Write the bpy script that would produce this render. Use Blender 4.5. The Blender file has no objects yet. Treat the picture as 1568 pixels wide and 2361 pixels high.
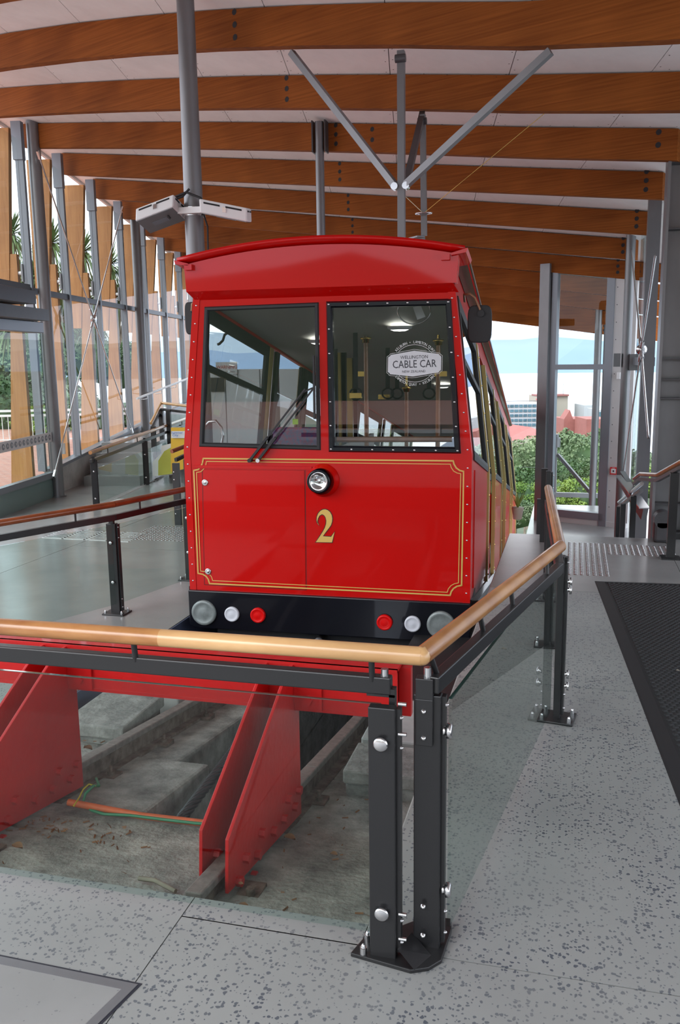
import bpy, bmesh, math, random
from mathutils import Vector as V, Matrix
random.seed(7)
C = bpy.context.scene
COL = C.collection
PI = math.pi
R = math.radians
# ------------------------------------------------------------------ camera
W_, H_ = 1568, 2361
FPX, PITCH, ROLL, YAW, EYE = 2000.0, R(9.94), R(0.8), R(15), 1.75
fw = V((-math.sin(YAW)*math.cos(PITCH), math.cos(YAW)*math.cos(PITCH), -math.sin(PITCH)))
rt0 = V((math.cos(YAW), math.sin(YAW), 0)); up0 = rt0.cross(fw)
rt = math.cos(ROLL)*rt0 - math.sin(ROLL)*up0
up = math.sin(ROLL)*rt0 + math.cos(ROLL)*up0
ORG = V((0, 0, EYE))
cd = bpy.data.cameras.new('camera'); cam = bpy.data.objects.new('camera', cd); COL.objects.link(cam)
cd.sensor_fit = 'VERTICAL'; cd.sensor_height = 24.0; cd.lens = 24.0*FPX/H_
cd.clip_start = 0.05; cd.clip_end = 30000
m3 = Matrix((rt, up, -fw)).transposed()
cam.matrix_world = Matrix.Translation(ORG) @ m3.to_4x4()
C.camera = cam
# ------------------------------------------------------------------ sky and exposure
wd = bpy.data.worlds.new('sky'); C.world = wd; wd.use_nodes = True
nt = wd.node_tree; nt.nodes.clear()
def N(t, typ, **k):
    n = t.nodes.new(typ)
    for a, b in k.items(): setattr(n, a, b)
    return n
tc = N(nt, 'ShaderNodeTexCoord'); mp = N(nt, 'ShaderNodeMapping'); mp.inputs['Scale'].default_value = (1, 1, 3.5)
no = N(nt, 'ShaderNodeTexNoise'); no.inputs['Scale'].default_value = 2.2; no.inputs['Detail'].default_value = 6
cr = N(nt, 'ShaderNodeValToRGB'); cr.color_ramp.elements[0].position = .38; cr.color_ramp.elements[1].position = .62
cr.color_ramp.elements[0].color = (.60, .70, .88, 1); cr.color_ramp.elements[1].color = (1, 1, 1, 1)
bg = N(nt, 'ShaderNodeBackground'); bg.inputs['Strength'].default_value = 1.5
ow = N(nt, 'ShaderNodeOutputWorld')
nt.links.new(tc.outputs['Generated'], mp.inputs[0]); nt.links.new(mp.outputs[0], no.inputs['Vector'])
nt.links.new(no.outputs['Fac'], cr.inputs[0]); nt.links.new(cr.outputs[0], bg.inputs[0]); nt.links.new(bg.outputs[0], ow.inputs[0])
sd = bpy.data.lights.new('sun', 'SUN'); sd.energy = 1.0; sd.angle = R(40); sd.color = (1, .97, .93)
sun = bpy.data.objects.new('sun', sd); COL.objects.link(sun); sun.rotation_euler = (R(50), 0, R(-30))
C.view_settings.view_transform = 'Standard'; C.view_settings.look = 'None'
C.view_settings.gamma = 1; C.view_settings.use_curve_mapping = False
C.view_settings.exposure = 1.22
# ------------------------------------------------------------------ measuring: where a line of sight meets a real plane of the place
def ray(x, y): return fw*FPX + rt*(x-784) - up*(y-1180.5)
def aZ(x, y, z=0.0): d = ray(x, y); return ORG + d*((z-EYE)/d.z)
def aY(x, y, Y): d = ray(x, y); return ORG + d*(Y/d.y)
def aX(x, y, X): d = ray(x, y); return ORG + d*(X/d.x)
def aD(x, y, dep): return ORG + ray(x, y)*(dep/FPX)
def aP(x, y, Q, n): d = ray(x, y); return ORG + d*((Q-ORG).dot(n)/d.dot(n))
# ------------------------------------------------------------------ materials
MATS = {}
def mat(name, col, rough=.5, metal=0, coat=0, var=0, vscale=8, stretch=None, bump=0, bscale=60, spec=.5, emit=0, col2=None, trans=None, detail=4):
    m = bpy.data.materials.new(name); m.use_nodes = True; t = m.node_tree
    b = t.nodes['Principled BSDF']
    c = (*col, 1)
    b.inputs['Base Color'].default_value = c
    b.inputs['Roughness'].default_value = rough; b.inputs['Metallic'].default_value = metal
    b.inputs['Coat Weight'].default_value = coat; b.inputs['Coat Roughness'].default_value = .04
    b.inputs['Specular IOR Level'].default_value = spec
    if emit: b.inputs['Emission Color'].default_value = c; b.inputs['Emission Strength'].default_value = emit
    tcn = None
    if var or bump or col2:
        tcn = N(t, 'ShaderNodeTexCoord'); mpn = N(t, 'ShaderNodeMapping')
        if stretch: mpn.inputs['Scale'].default_value = stretch
        t.links.new(tcn.outputs['Object'], mpn.inputs[0])
    if var or col2:
        n = N(t, 'ShaderNodeTexNoise'); n.inputs['Scale'].default_value = vscale; n.inputs['Detail'].default_value = detail
        n.inputs['Roughness'].default_value = .65
        t.links.new(mpn.outputs[0], n.inputs['Vector'])
        r = N(t, 'ShaderNodeValToRGB'); r.color_ramp.elements[0].position = .3; r.color_ramp.elements[1].position = .7
        c2 = col2 if col2 else tuple(min(1, v*(1+var)) for v in col)
        r.color_ramp.elements[0].color = (*[v*(1-var) for v in col], 1); r.color_ramp.elements[1].color = (*c2, 1)
        t.links.new(n.outputs['Fac'], r.inputs[0]); t.links.new(r.outputs[0], b.inputs['Base Color'])
    if bump:
        n2 = N(t, 'ShaderNodeTexNoise'); n2.inputs['Scale'].default_value = bscale; n2.inputs['Detail'].default_value = 3
        t.links.new(mpn.outputs[0], n2.inputs['Vector'])
        bp = N(t, 'ShaderNodeBump'); bp.inputs['Strength'].default_value = bump; bp.inputs['Distance'].default_value = .01
        t.links.new(n2.outputs['Fac'], bp.inputs['Height']); t.links.new(bp.outputs[0], b.inputs['Normal'])
    MATS[name] = m
    return m
def glassmat(name, tint=(1, 1, 1), refl=1.0, rough=0.0, base=.92):
    m = bpy.data.materials.new(name); m.use_nodes = True; t = m.node_tree; t.nodes.clear()
    o = N(t, 'ShaderNodeOutputMaterial'); tr = N(t, 'ShaderNodeBsdfTransparent'); gl = N(t, 'ShaderNodeBsdfGlossy')
    tr.inputs[0].default_value = (*tint, 1); gl.inputs['Roughness'].default_value = rough
    lw = N(t, 'ShaderNodeLayerWeight'); lw.inputs['Blend'].default_value = .5
    pw = N(t, 'ShaderNodeMath', operation='POWER'); pw.inputs[1].default_value = 4.5; t.links.new(lw.outputs['Facing'], pw.inputs[0])
    ma = N(t, 'ShaderNodeMath', operation='MULTIPLY_ADD'); ma.inputs[1].default_value = base; ma.inputs[2].default_value = .04*refl; t.links.new(pw.outputs[0], ma.inputs[0])
    ge_ = N(t, 'ShaderNodeNewGeometry'); iv = N(t, 'ShaderNodeMath', operation='SUBTRACT'); iv.inputs[0].default_value = 1; t.links.new(ge_.outputs['Backfacing'], iv.inputs[1])
    ml = N(t, 'ShaderNodeMath', operation='MULTIPLY'); ml.use_clamp = True   # the outer face of each pane mirrors, the inner one lets through
    t.links.new(ma.outputs[0], ml.inputs[0]); t.links.new(iv.outputs[0], ml.inputs[1])
    mx = N(t, 'ShaderNodeMixShader'); t.links.new(ml.outputs[0], mx.inputs[0]); t.links.new(tr.outputs[0], mx.inputs[1]); t.links.new(gl.outputs[0], mx.inputs[2])
    t.links.new(mx.outputs[0], o.inputs[0]); MATS[name] = m
    return m
def woodmat(name, a, b, stretch, rough=.4, coat=0, scale=6, band=True):
    m = bpy.data.materials.new(name); m.use_nodes = True; t = m.node_tree; p = t.nodes['Principled BSDF']
    p.inputs['Roughness'].default_value = rough; p.inputs['Coat Weight'].default_value = coat; p.inputs['Coat Roughness'].default_value = .15
    tcn = N(t, 'ShaderNodeTexCoord'); mpn = N(t, 'ShaderNodeMapping'); mpn.inputs['Scale'].default_value = stretch
    t.links.new(tcn.outputs['Object'], mpn.inputs[0])
    n = N(t, 'ShaderNodeTexNoise'); n.inputs['Scale'].default_value = scale; n.inputs['Detail'].default_value = 6; n.inputs['Roughness'].default_value = .6
    t.links.new(mpn.outputs[0], n.inputs['Vector'])
    r = N(t, 'ShaderNodeValToRGB'); r.color_ramp.elements[0].position = .3; r.color_ramp.elements[1].position = .72
    r.color_ramp.elements[0].color = (*a, 1); r.color_ramp.elements[1].color = (*b, 1)
    t.links.new(n.outputs['Fac'], r.inputs[0]); out = r.outputs[0]
    if band:
        n3 = N(t, 'ShaderNodeTexNoise'); n3.inputs['Scale'].default_value = 1.6; n3.inputs['Detail'].default_value = 1
        t.links.new(tcn.outputs['Object'], n3.inputs['Vector'])
        mx = N(t, 'ShaderNodeMix', data_type='RGBA', blend_type='MULTIPLY'); mx.inputs[0].default_value = .55
        r3 = N(t, 'ShaderNodeValToRGB'); r3.color_ramp.elements[0].position = .35; r3.color_ramp.elements[1].position = .65
        r3.color_ramp.elements[0].color = (.55, .5, .45, 1); r3.color_ramp.elements[1].color = (1, 1, 1, 1)
        t.links.new(n3.outputs['Fac'], r3.inputs[0]); t.links.new(out, mx.inputs[6]); t.links.new(r3.outputs[0], mx.inputs[7]); out = mx.outputs[2]
    t.links.new(out, p.inputs['Base Color'])
    MATS[name] = m
    return m
def aggmat(name, base, base2, chip, rough=.35, cell=88, dens=.45):
    """ground concrete with dark stone chips"""
    m = bpy.data.materials.new(name); m.use_nodes = True; t = m.node_tree; p = t.nodes['Principled BSDF']
    L = t.links.new
    tcn = N(t, 'ShaderNodeTexCoord'); n = N(t, 'ShaderNodeTexNoise'); n.inputs['Scale'].default_value = 1.3; n.inputs['Detail'].default_value = 5
    L(tcn.outputs['Object'], n.inputs['Vector'])
    r = N(t, 'ShaderNodeValToRGB'); r.color_ramp.elements[0].position = .3; r.color_ramp.elements[1].position = .7
    r.color_ramp.elements[0].color = (*base, 1); r.color_ramp.elements[1].color = (*base2, 1); L(n.outputs['Fac'], r.inputs[0])
    wn = N(t, 'ShaderNodeTexNoise'); wn.inputs['Scale'].default_value = 60; wn.inputs['Detail'].default_value = 1
    L(tcn.outputs['Object'], wn.inputs['Vector'])
    wa = N(t, 'ShaderNodeMix', data_type='VECTOR'); wa.inputs[0].default_value = .012
    L(tcn.outputs['Object'], wa.inputs[4]); L(wn.outputs['Color'], wa.inputs[5])
    vo = N(t, 'ShaderNodeTexVoronoi'); vo.inputs['Scale'].default_value = cell; L(wa.outputs[1], vo.inputs['Vector'])
    sep = N(t, 'ShaderNodeSeparateColor'); L(vo.outputs['Color'], sep.inputs[0])
    # size per chip: radius = (rand-dens)*k
    sb = N(t, 'ShaderNodeMath', operation='SUBTRACT'); L(sep.outputs[0], sb.inputs[0]); sb.inputs[1].default_value = dens
    mu = N(t, 'ShaderNodeMath', operation='MULTIPLY'); L(sb.outputs[0], mu.inputs[0]); mu.inputs[1].default_value = 1.15
    lt = N(t, 'ShaderNodeMath', operation='LESS_THAN'); L(vo.outputs['Distance'], lt.inputs[0]); L(mu.outputs[0], lt.inputs[1])
    # patchy density
    n5 = N(t, 'ShaderNodeTexNoise'); n5.inputs['Scale'].default_value = 2.0; L(tcn.outputs['Object'], n5.inputs['Vector'])
    r5 = N(t, 'ShaderNodeValToRGB'); r5.color_ramp.elements[0].position = .35; r5.color_ramp.elements[1].position = .6
    r5.color_ramp.elements[0].color = (.45, .45, .45, 1); r5.color_ramp.elements[1].color = (.9, .9, .9, 1); L(n5.outputs['Fac'], r5.inputs[0])
    m2 = N(t, 'ShaderNodeMath', operation='MULTIPLY'); L(lt.outputs[0], m2.inputs[0]); L(r5.outputs[0], m2.inputs[1])
    mx = N(t, 'ShaderNodeMix', data_type='RGBA'); L(m2.outputs[0], mx.inputs[0]); L(r.outputs[0], mx.inputs[6]); mx.inputs[7].default_value = (*chip, 1)
    L(mx.outputs[2], p.inputs['Base Color']); p.inputs['Roughness'].default_value = rough
    MATS[name] = m
    return m
def brickmat(name):
    m = bpy.data.materials.new(name); m.use_nodes = True; t = m.node_tree; p = t.nodes['Principled BSDF']; L = t.links.new
    tcn = N(t, 'ShaderNodeTexCoord'); b = N(t, 'ShaderNodeTexBrick'); b.inputs['Scale'].default_value = 2.2
    b.inputs['Color1'].default_value = (.46, .19, .13, 1); b.inputs['Color2'].default_value = (.36, .15, .11, 1); b.inputs['Mortar'].default_value = (.5, .4, .35, 1)
    b.inputs['Mortar Size'].default_value = .012
    L(tcn.outputs['Object'], b.inputs['Vector']); L(b.outputs['Color'], p.inputs['Base Color']); p.inputs['Roughness'].default_value = .8
    MATS[name] = m
    return m
def leafmat(name, a, b, sc=1.0):
    m = mat(name, a, .55, var=.0, col2=b, vscale=sc, spec=.3); return m
RED = mat('red_paint', (.50, .002, .001), .4, coat=.42, spec=.12)
REDB = mat('red_steel_paint', (.48, .006, .006), .4, coat=.2, var=.12, vscale=3, bump=.15, bscale=30)
GOLD = mat('gold_paint', (.62, .40, .10), .45)
GOLDP = mat('brassy_pillar', (.50, .38, .14), .32, metal=.35, coat=.3)
BRASS = mat('brass', (.75, .52, .16), .25, metal=1)
BRONZE = mat('dark_bronze', (.06, .045, .03), .4, coat=.3)
COPPER = mat('copper_tube', (.26, .14, .08), .45, metal=.5)
NAVY = mat('dark_outline', (.02, .003, .003), .5)
BLK = mat('black_gloss', (.003, .0035, .007), .3, coat=.2, spec=.25)
BLKM = mat('black_rubber', (.012, .012, .014), .6)
BLKP = mat('black_powdercoat', (.012, .012, .013), .34, bump=.05, bscale=300)
STEEL = mat('stainless', (.62, .62, .63), .22, metal=1)
GALV = mat('galvanised', (.20, .20, .21), .42, metal=.55, var=.12, vscale=2, stretch=(1, 1, .4))
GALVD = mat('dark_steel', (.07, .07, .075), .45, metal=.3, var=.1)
ALU = mat('grey_anodised', (.20, .22, .25), .4, metal=.3)
ALUD = mat('dark_grey_anodised', (.055, .06, .07), .4, metal=.3)
WHITE = mat('white_paint', (.72, .73, .74), .5)
WPANEL = mat('pale_panel', (.50, .50, .50), .5, var=.05, vscale=2)
CEIL = mat('ceiling_board', (.78, .80, .80), .8, var=.05, vscale=3)
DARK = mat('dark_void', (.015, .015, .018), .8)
CONC = mat('rough_concrete', (.24, .235, .22), .85, var=.45, vscale=9, bump=.8, bscale=40, col2=(.36, .355, .33), detail=8)
CONCS = mat('stained_concrete', (.20, .195, .18), .9, var=.5, vscale=5, bump=.9, bscale=45, col2=(.44, .43, .39), detail=10)
CONCW = mat('pale_concrete', (.42, .42, .41), .8, var=.2, vscale=3, bump=.2, bscale=25)
RUST = mat('rail_steel', (.10, .062, .045), .7, metal=.1, var=.4, vscale=14, bump=.4, bscale=50, col2=(.25, .19, .155))
RAILTOP = mat('rail_head', (.22, .185, .17), .5, metal=.2, var=.3, vscale=25)
CABLEM = mat('steel_cable', (.045, .05, .055), .45, metal=.5)
ORANGE = mat('orange_conduit', (.60, .12, .04), .6, var=.2)
GREEN = mat('green_wire', (.04, .20, .10), .5)
YEL = mat('yellow_wire', (.55, .45, .04), .5)
YELP = mat('yellow_panel', (.75, .45, .02), .5)
YELG = mat('yellow_green_side', (.50, .50, .06), .5)
LEAFD = mat('dead_leaf', (.20, .09, .04), .8, var=.4)
GREYLAMP = mat('scuffed_grey_disc', (.23, .26, .26), .45, metal=.3, var=.25, vscale=12)
WLAMP = mat('white_lens', (.62, .64, .70), .35, coat=.2)
RLAMP = mat('red_lens', (.65, .004, .004), .35, coat=.1, spec=.2)
REFL = mat('reflector', (.8, .8, .82), .12, metal=1)
CARINT = mat('car_lining', (.42, .41, .39), .6)
CARFL = mat('car_floor', (.10, .10, .10), .6)
WOODI = woodmat('interior_wood', (.22, .09, .04), (.36, .17, .08), (1, 1, .2), .35, .4, 10, False)
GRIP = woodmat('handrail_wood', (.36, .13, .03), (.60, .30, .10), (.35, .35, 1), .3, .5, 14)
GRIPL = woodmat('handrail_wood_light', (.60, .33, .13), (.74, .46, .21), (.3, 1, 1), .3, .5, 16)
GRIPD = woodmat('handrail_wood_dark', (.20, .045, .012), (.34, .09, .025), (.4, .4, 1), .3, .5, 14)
GLU = woodmat('glulam', (.185, .050, .007), (.31, .098, .018), (.22, 4, 13), .75, 0, 5)
GLU.node_tree.nodes['Principled BSDF'].inputs['Specular IOR Level'].default_value = .15
FINW = woodmat('fin_timber', (.34, .15, .045), (.50, .25, .085), (4, 4, .3), .6, 0, 5)
FLOORM = aggmat('aggregate_floor', (.22, .225, .22), (.27, .275, .265), (.055, .065, .085), .38)
FLOORM2 = aggmat('smooth_platform', (.20, .205, .20), (.28, .28, .275), (.16, .16, .17), .22, 80, .75)
BRICKP = brickmat('brick_paving')
GLASS = glassmat('clear_glass', (.93, .96, .95), .5, 0.0, .6)
GLASSG = glassmat('green_tint_glass', (.86, .92, .90), .5)
GLASSE = mat('glass_edge', (.02, .06, .05), .1, coat=1)
GLASSC = glassmat('car_glass', (.80, .82, .82), 1.6)
FROST = mat('frosted_green_panel', (.17, .26, .25), .4)
MATM = mat('rubber_mat', (.010, .0105, .012), .6)
SEATM = mat('patterned_seat', (.30, .02, .08), .9, col2=(.03, .10, .22), vscale=30)
HIVIS = mat('hi_vis', (.45, .9, .08), .6)
LEAF1 = leafmat('leaf_grey_green', (.075, .11, .055), (.20, .27, .13), .5)
LEAF2 = leafmat('leaf_bright', (.11, .19, .035), (.30, .38, .08), .4)
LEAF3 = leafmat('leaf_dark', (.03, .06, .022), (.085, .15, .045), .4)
LEAF4 = leafmat('leaf_cabbage', (.07, .12, .04), (.18, .24, .10), 1)
BARK = mat('bark', (.26, .22, .17), .9, var=.3, vscale=6, bump=.6, bscale=20)
SOIL = mat('hillside_soil', (.035, .06, .025), .95, var=.4, vscale=.3)
SEAM = mat('harbour_water', (.55, .62, .68), .35)
HILLN = mat('haze_tinted_hill_near', (.18, .26, .37), .95, var=.06, vscale=.001)  # distance haze is painted into the hill colour as pale blue
HILLF = mat('haze_tinted_hill_far', (.32, .39, .45), .95, var=.05, vscale=.001)  # farther ridge, more of the haze put into its colour
BLUEG = mat('office_glass', (.05, .11, .15), .3, col2=(.11, .21, .26), vscale=.4, var=.2)
CREAM = mat('cream_wall', (.34, .30, .25), .8)
WHITEB = mat('white_wall', (.42, .43, .45), .8)
REDROOF = mat('red_roof', (.32, .11, .095), .8, var=.1, vscale=.5)
BRICKD = mat('dark_red_lattice', (.26, .10, .09), .8)
BRICKO = mat('orange_brick', (.45, .13, .07), .8)
INK = mat('black_ink', (.02, .02, .03), .6)
INKR = mat('red_ink', (.55, .02, .02), .6)
INKB = mat('blue_ink', (.04, .15, .5), .6)
STICK = mat('pale_sticker', (.55, .55, .58), .5)
STICKL = mat('pale_sticker_line', (.62, .62, .62), .5)
BRAID = mat('brake_blue', (.06, .075, .13), .5)
# ------------------------------------------------------------------ mesh builder
class MB:
    def __init__(s): s.v = []; s.f = []; s.sm = []
    def add(s, vs, fs, smooth=False):
        o = len(s.v); s.v += [tuple(v) for v in vs]; s.f += [tuple(i+o for i in f) for f in fs]; s.sm += [smooth]*len(fs); return s
    def box(s, c, size, ax=None):
        """box centred at c, size along local axes ax"""
        X, Y, Z = ax if ax else (V((1, 0, 0)), V((0, 1, 0)), V((0, 0, 1)))
        c = V(c); a, b, d = [q/2 for q in size]
        vs = [c+X*(i*a)+Y*(j*b)+Z*(k*d) for k in (-1, 1) for j in (-1, 1) for i in (-1, 1)]
        return s.add(vs, [(0, 2, 3, 1), (4, 5, 7, 6), (0, 1, 5, 4), (2, 6, 7, 3), (0, 4, 6, 2), (1, 3, 7, 5)])
    def bx(s, x0, x1, y0, y1, z0, z1): return s.box(((x0+x1)/2, (y0+y1)/2, (z0+z1)/2), (abs(x1-x0), abs(y1-y0), abs(z1-z0)))
    def hexa(s, p): return s.add(p, [(0, 3, 2, 1), (4, 5, 6, 7), (0, 1, 5, 4), (1, 2, 6, 5), (2, 3, 7, 6), (3, 0, 4, 7)])
    def prism(s, pts, off):
        """closed outline pts (3D, planar) swept by vector off"""
        n = len(pts); off = V(off); a = [V(p) for p in pts]; b = [p+off for p in a]
        fs = [tuple(range(n))[::-1], tuple(range(n, 2*n))] + [(i, (i+1) % n, n+(i+1) % n, n+i) for i in range(n)]
        return s.add(a+b, fs)
    def bar(s, a, b, w, h, upv=(0, 0, 1)):
        a = V(a); b = V(b); d = b-a; L = d.length
        if L < 1e-6: return s
        d /= L; u = V(upv)
        if abs(d.dot(u)) > .99: u = V((0, 1, 0))
        x = d.cross(u).normalized(); z = x.cross(d)
        return s.box((a+b)/2, (w, L, h), (x, d, z))
    def cyl(s, a, b, r, r2=None, n=12, smooth=True, caps=True):
        a = V(a); b = V(b); d = (b-a); L = d.length
        if L < 1e-7: return s
        d /= L
        r2 = r if r2 is None else r2
        t = V((0, 0, 1)) if abs(d.z) < .9 else V((1, 0, 0)); x = d.cross(t).normalized(); y = d.cross(x)
        vs = []
        for p, rr in ((a, r), (b, r2)):
            for i in range(n):
                q = 2*PI*i/n; vs.append(p+(x*math.cos(q)+y*math.sin(q))*rr)
        s.add(vs, [(i, (i+1) % n, n+(i+1) % n, n+i) for i in range(n)], smooth)
        if caps: s.add(vs, [tuple(range(n))[::-1], tuple(range(n, 2*n))])
        return s
    def tube(s, pts, r, n=8, closed=False):
        pts = [V(p) for p in pts]; m = len(pts); rings = []
        x = None
        for i, p in enumerate(pts):
            d = ((pts[(i+1) % m]-pts[i-1]) if (closed or 0 < i < m-1) else (pts[1]-pts[0] if i == 0 else pts[-1]-pts[-2])).normalized()
            if x is None:
                t = V((0, 0, 1)) if abs(d.z) < .9 else V((1, 0, 0)); x = d.cross(t).normalized()
            else:
                x = (x-d*x.dot(d)).normalized()
            y = d.cross(x)
            rings.append([p+(x*math.cos(2*PI*k/n)+y*math.sin(2*PI*k/n))*r for k in range(n)])
        vs = [v for q in rings for v in q]; fs = []
        for i in range(m if closed else m-1):
            j = (i+1) % m
            for k in range(n): fs.append((i*n+k, i*n+(k+1) % n, j*n+(k+1) % n, j*n+k))
        s.add(vs, fs, True)
        if not closed: s.add(rings[0]+rings[-1], [tuple(range(n))[::-1], tuple(range(n, 2*n))])
        return s
    def lathe(s, o, ax, prof, n=24):
        """prof: (distance along ax, radius)"""
        o = V(o); ax = V(ax).normalized(); t = V((0, 0, 1)) if abs(ax.z) < .9 else V((1, 0, 0)); x = ax.cross(t).normalized(); y = ax.cross(x)
        vs = []
        for h, r in prof:
            for i in range(n):
                q = 2*PI*i/n; vs.append(o+ax*h+(x*math.cos(q)+y*math.sin(q))*max(r, 1e-5))
        fs = [(k*n+i, k*n+(i+1) % n, (k+1)*n+(i+1) % n, (k+1)*n+i) for k in range(len(prof)-1) for i in range(n)]
        return s.add(vs, fs, True)
    def disc(s, o, ax, r, n=20):
        return s.lathe(o, ax, [(0, 0), (0, r)], n)
    def dome(s, o, ax, r, h, n=8):
        return s.lathe(o, ax, [(0, r), (h*.6, r*.8), (h*.95, r*.35), (h, 0)], n)
    def quad(s, a, b, c, d): return s.add([a, b, c, d], [(0, 1, 2, 3)])
    def xf(s, M): s.v = [tuple(M @ V(v)) for v in s.v]; return s
    def merge(s, o): return s.add(o.v, o.f) if False else s._m(o)
    def _m(s, o):
        k = len(s.v); s.v += o.v; s.f += [tuple(i+k for i in f) for f in o.f]; s.sm += o.sm; return s
ROOT = {}
def mesh(name, mb, m):
    me = bpy.data.meshes.new(name); me.from_pydata([tuple(v) for v in mb.v], [], mb.f)
    me.polygons.foreach_set('use_smooth', mb.sm); me.materials.append(m); me.update(); return me
def fixn(me):
    b = bmesh.new(); b.from_mesh(me); bmesh.ops.recalc_face_normals(b, faces=b.faces); b.to_mesh(me); b.free()
def thing(name, label, cat, loc=(0, 0, 0), rz=0, group=None):
    o = bpy.data.objects.new(name, None); COL.objects.link(o); o.location = loc; o.rotation_euler = (0, 0, rz); o.empty_display_size = .1
    o['label'] = label; o['category'] = cat
    if group: o['group'] = group
    ROOT[o] = Matrix.Translation(loc) @ Matrix.Rotation(rz, 4, 'Z')
    return o
SPLIT = {'corner_strip', 'gutter', 'stub', 'glass_clamp', 'fascia_tab', 'clasp', 'bolt', 'anchor_bolt', 'hatch_seam', 'hex_bolt', 'console', 'border', 'foot_nut', 'bracket', 'wiper_arm_', 'beam_flange', 'gap', 'frame_', 'sticker_ring'}
def pieces(mb):
    """separate bodies of a mesh (faces whose boxes touch stay together)"""
    n = len(mb.v); pr = list(range(n))
    def fd(a):
        while pr[a] != a: pr[a] = pr[pr[a]]; a = pr[a]
        return a
    for f in mb.f:
        for q in f[1:]: pr[fd(q)] = fd(f[0])
    bb = {}
    for i, v in enumerate(mb.v):
        r = fd(i); b = bb.setdefault(r, [list(v), list(v), {r}])
        for k in range(3): b[0][k] = min(b[0][k], v[k]); b[1][k] = max(b[1][k], v[k])
    g = list(bb.values()); ch = True
    while ch:
        ch = False
        for i in range(len(g)):
            for j in range(i+1, len(g)):
                if all(g[i][0][k] <= g[j][1][k]+.0015 and g[j][0][k] <= g[i][1][k]+.0015 for k in range(3)):
                    g[i] = [[min(a, b) for a, b in zip(g[i][0], g[j][0])], [max(a, b) for a, b in zip(g[i][1], g[j][1])], g[i][2] | g[j][2]]; g.pop(j); ch = True; break
            if ch: break
    if len(g) < 2: return [mb]
    own = {r: k for k, q in enumerate(g) for r in q[2]}; out = [MB() for _ in g]; mp_ = [{} for _ in g]
    for f, sm in zip(mb.f, mb.sm):
        k = own[fd(f[0])]; o = out[k]; idx = []
        for i in f:
            if i not in mp_[k]: mp_[k][i] = len(o.v); o.v.append(mb.v[i])
            idx.append(mp_[k][i])
        o.f.append(tuple(idx)); o.sm.append(sm)
    return out
def part(name, mb, m, parent, label=None, bevel=0, fix=True, kind=None):
    """world-space mesh made a child of parent"""
    if name in SPLIT and not kind:
        ps = pieces(mb)
        if len(ps) > 1:
            for q in ps: o = part1(name, q, m, parent, label, bevel, fix, kind)
            return o
    return part1(name, mb, m, parent, label, bevel, fix, kind)
def part1(name, mb, m, parent, label=None, bevel=0, fix=True, kind=None):
    M = ROOT[parent]; mb2 = MB(); inv = M.inverted(); mb2.v = [tuple(inv @ V(v)) for v in mb.v]; mb2.f = mb.f; mb2.sm = mb.sm
    me = mesh(name, mb2, m)
    if fix: fixn(me)
    o = bpy.data.objects.new(name, me); COL.objects.link(o); o.parent = parent; ROOT[o] = M
    if label: o['label'] = label
    if kind: o['kind'] = kind
    if bevel:
        b = o.modifiers.new('b', 'BEVEL'); b.width = bevel; b.segments = 2; b.limit_method = 'ANGLE'
    return o
def solo(name, mb, m, label, cat, group=None, loc=None, kind=None, bevel=0, fix=True):
    loc = V(loc) if loc is not None else V((0, 0, 0))
    mb.v = [tuple(V(v)-loc) for v in mb.v]; me = mesh(name, mb, m)
    if fix: fixn(me)
    o = bpy.data.objects.new(name, me); COL.objects.link(o); o.location = loc; ROOT[o] = Matrix.Translation(loc)
    if label: o['label'] = label
    if cat: o['category'] = cat
    if group: o['group'] = group
    if kind: o['kind'] = kind
    if bevel:
        b = o.modifiers.new('b', 'BEVEL'); b.width = bevel; b.segments = 2; b.limit_method = 'ANGLE'
    return o
def struct(name, mb, m, bevel=0): return solo(name, mb, m, None, None, kind='structure', bevel=bevel)
def text(s, size, o, X, Y, m, parent, name='lettering', align='CENTER', off=.0015, sx=1.0, nm=None, label=None):
    """flat letters on a surface: origin o, reading direction X, up Y"""
    cu = bpy.data.curves.new('t', 'FONT'); cu.body = s; cu.size = size; cu.align_x = align; cu.resolution_u = 2
    ob = bpy.data.objects.new('t', cu); COL.objects.link(ob); dg = bpy.context.evaluated_depsgraph_get(); dg.update()
    me = bpy.data.meshes.new_from_object(ob.evaluated_get(dg)); bpy.data.objects.remove(ob)
    X = V(X).normalized(); Y = V(Y).normalized(); n = X.cross(Y)
    inv = ROOT[parent].inverted()
    for v in me.vertices: v.co = inv @ (V(o)+X*(v.co.x*sx)+Y*v.co.y+n*off)
    me.materials.clear(); me.materials.append(m)
    t = bpy.data.objects.new(name, me); COL.objects.link(t); t.parent = parent; ROOT[t] = ROOT[parent]
    if label: t['label'] = label
    return t
Z = V((0, 0, 1))

# ================================================================== THE HALL
PX0, PX1 = -3.06, -.57          # the two edges of the track pit
YF = 2.40                       # far edge of the near floor
LZ = -.35                       # left platform level
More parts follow.
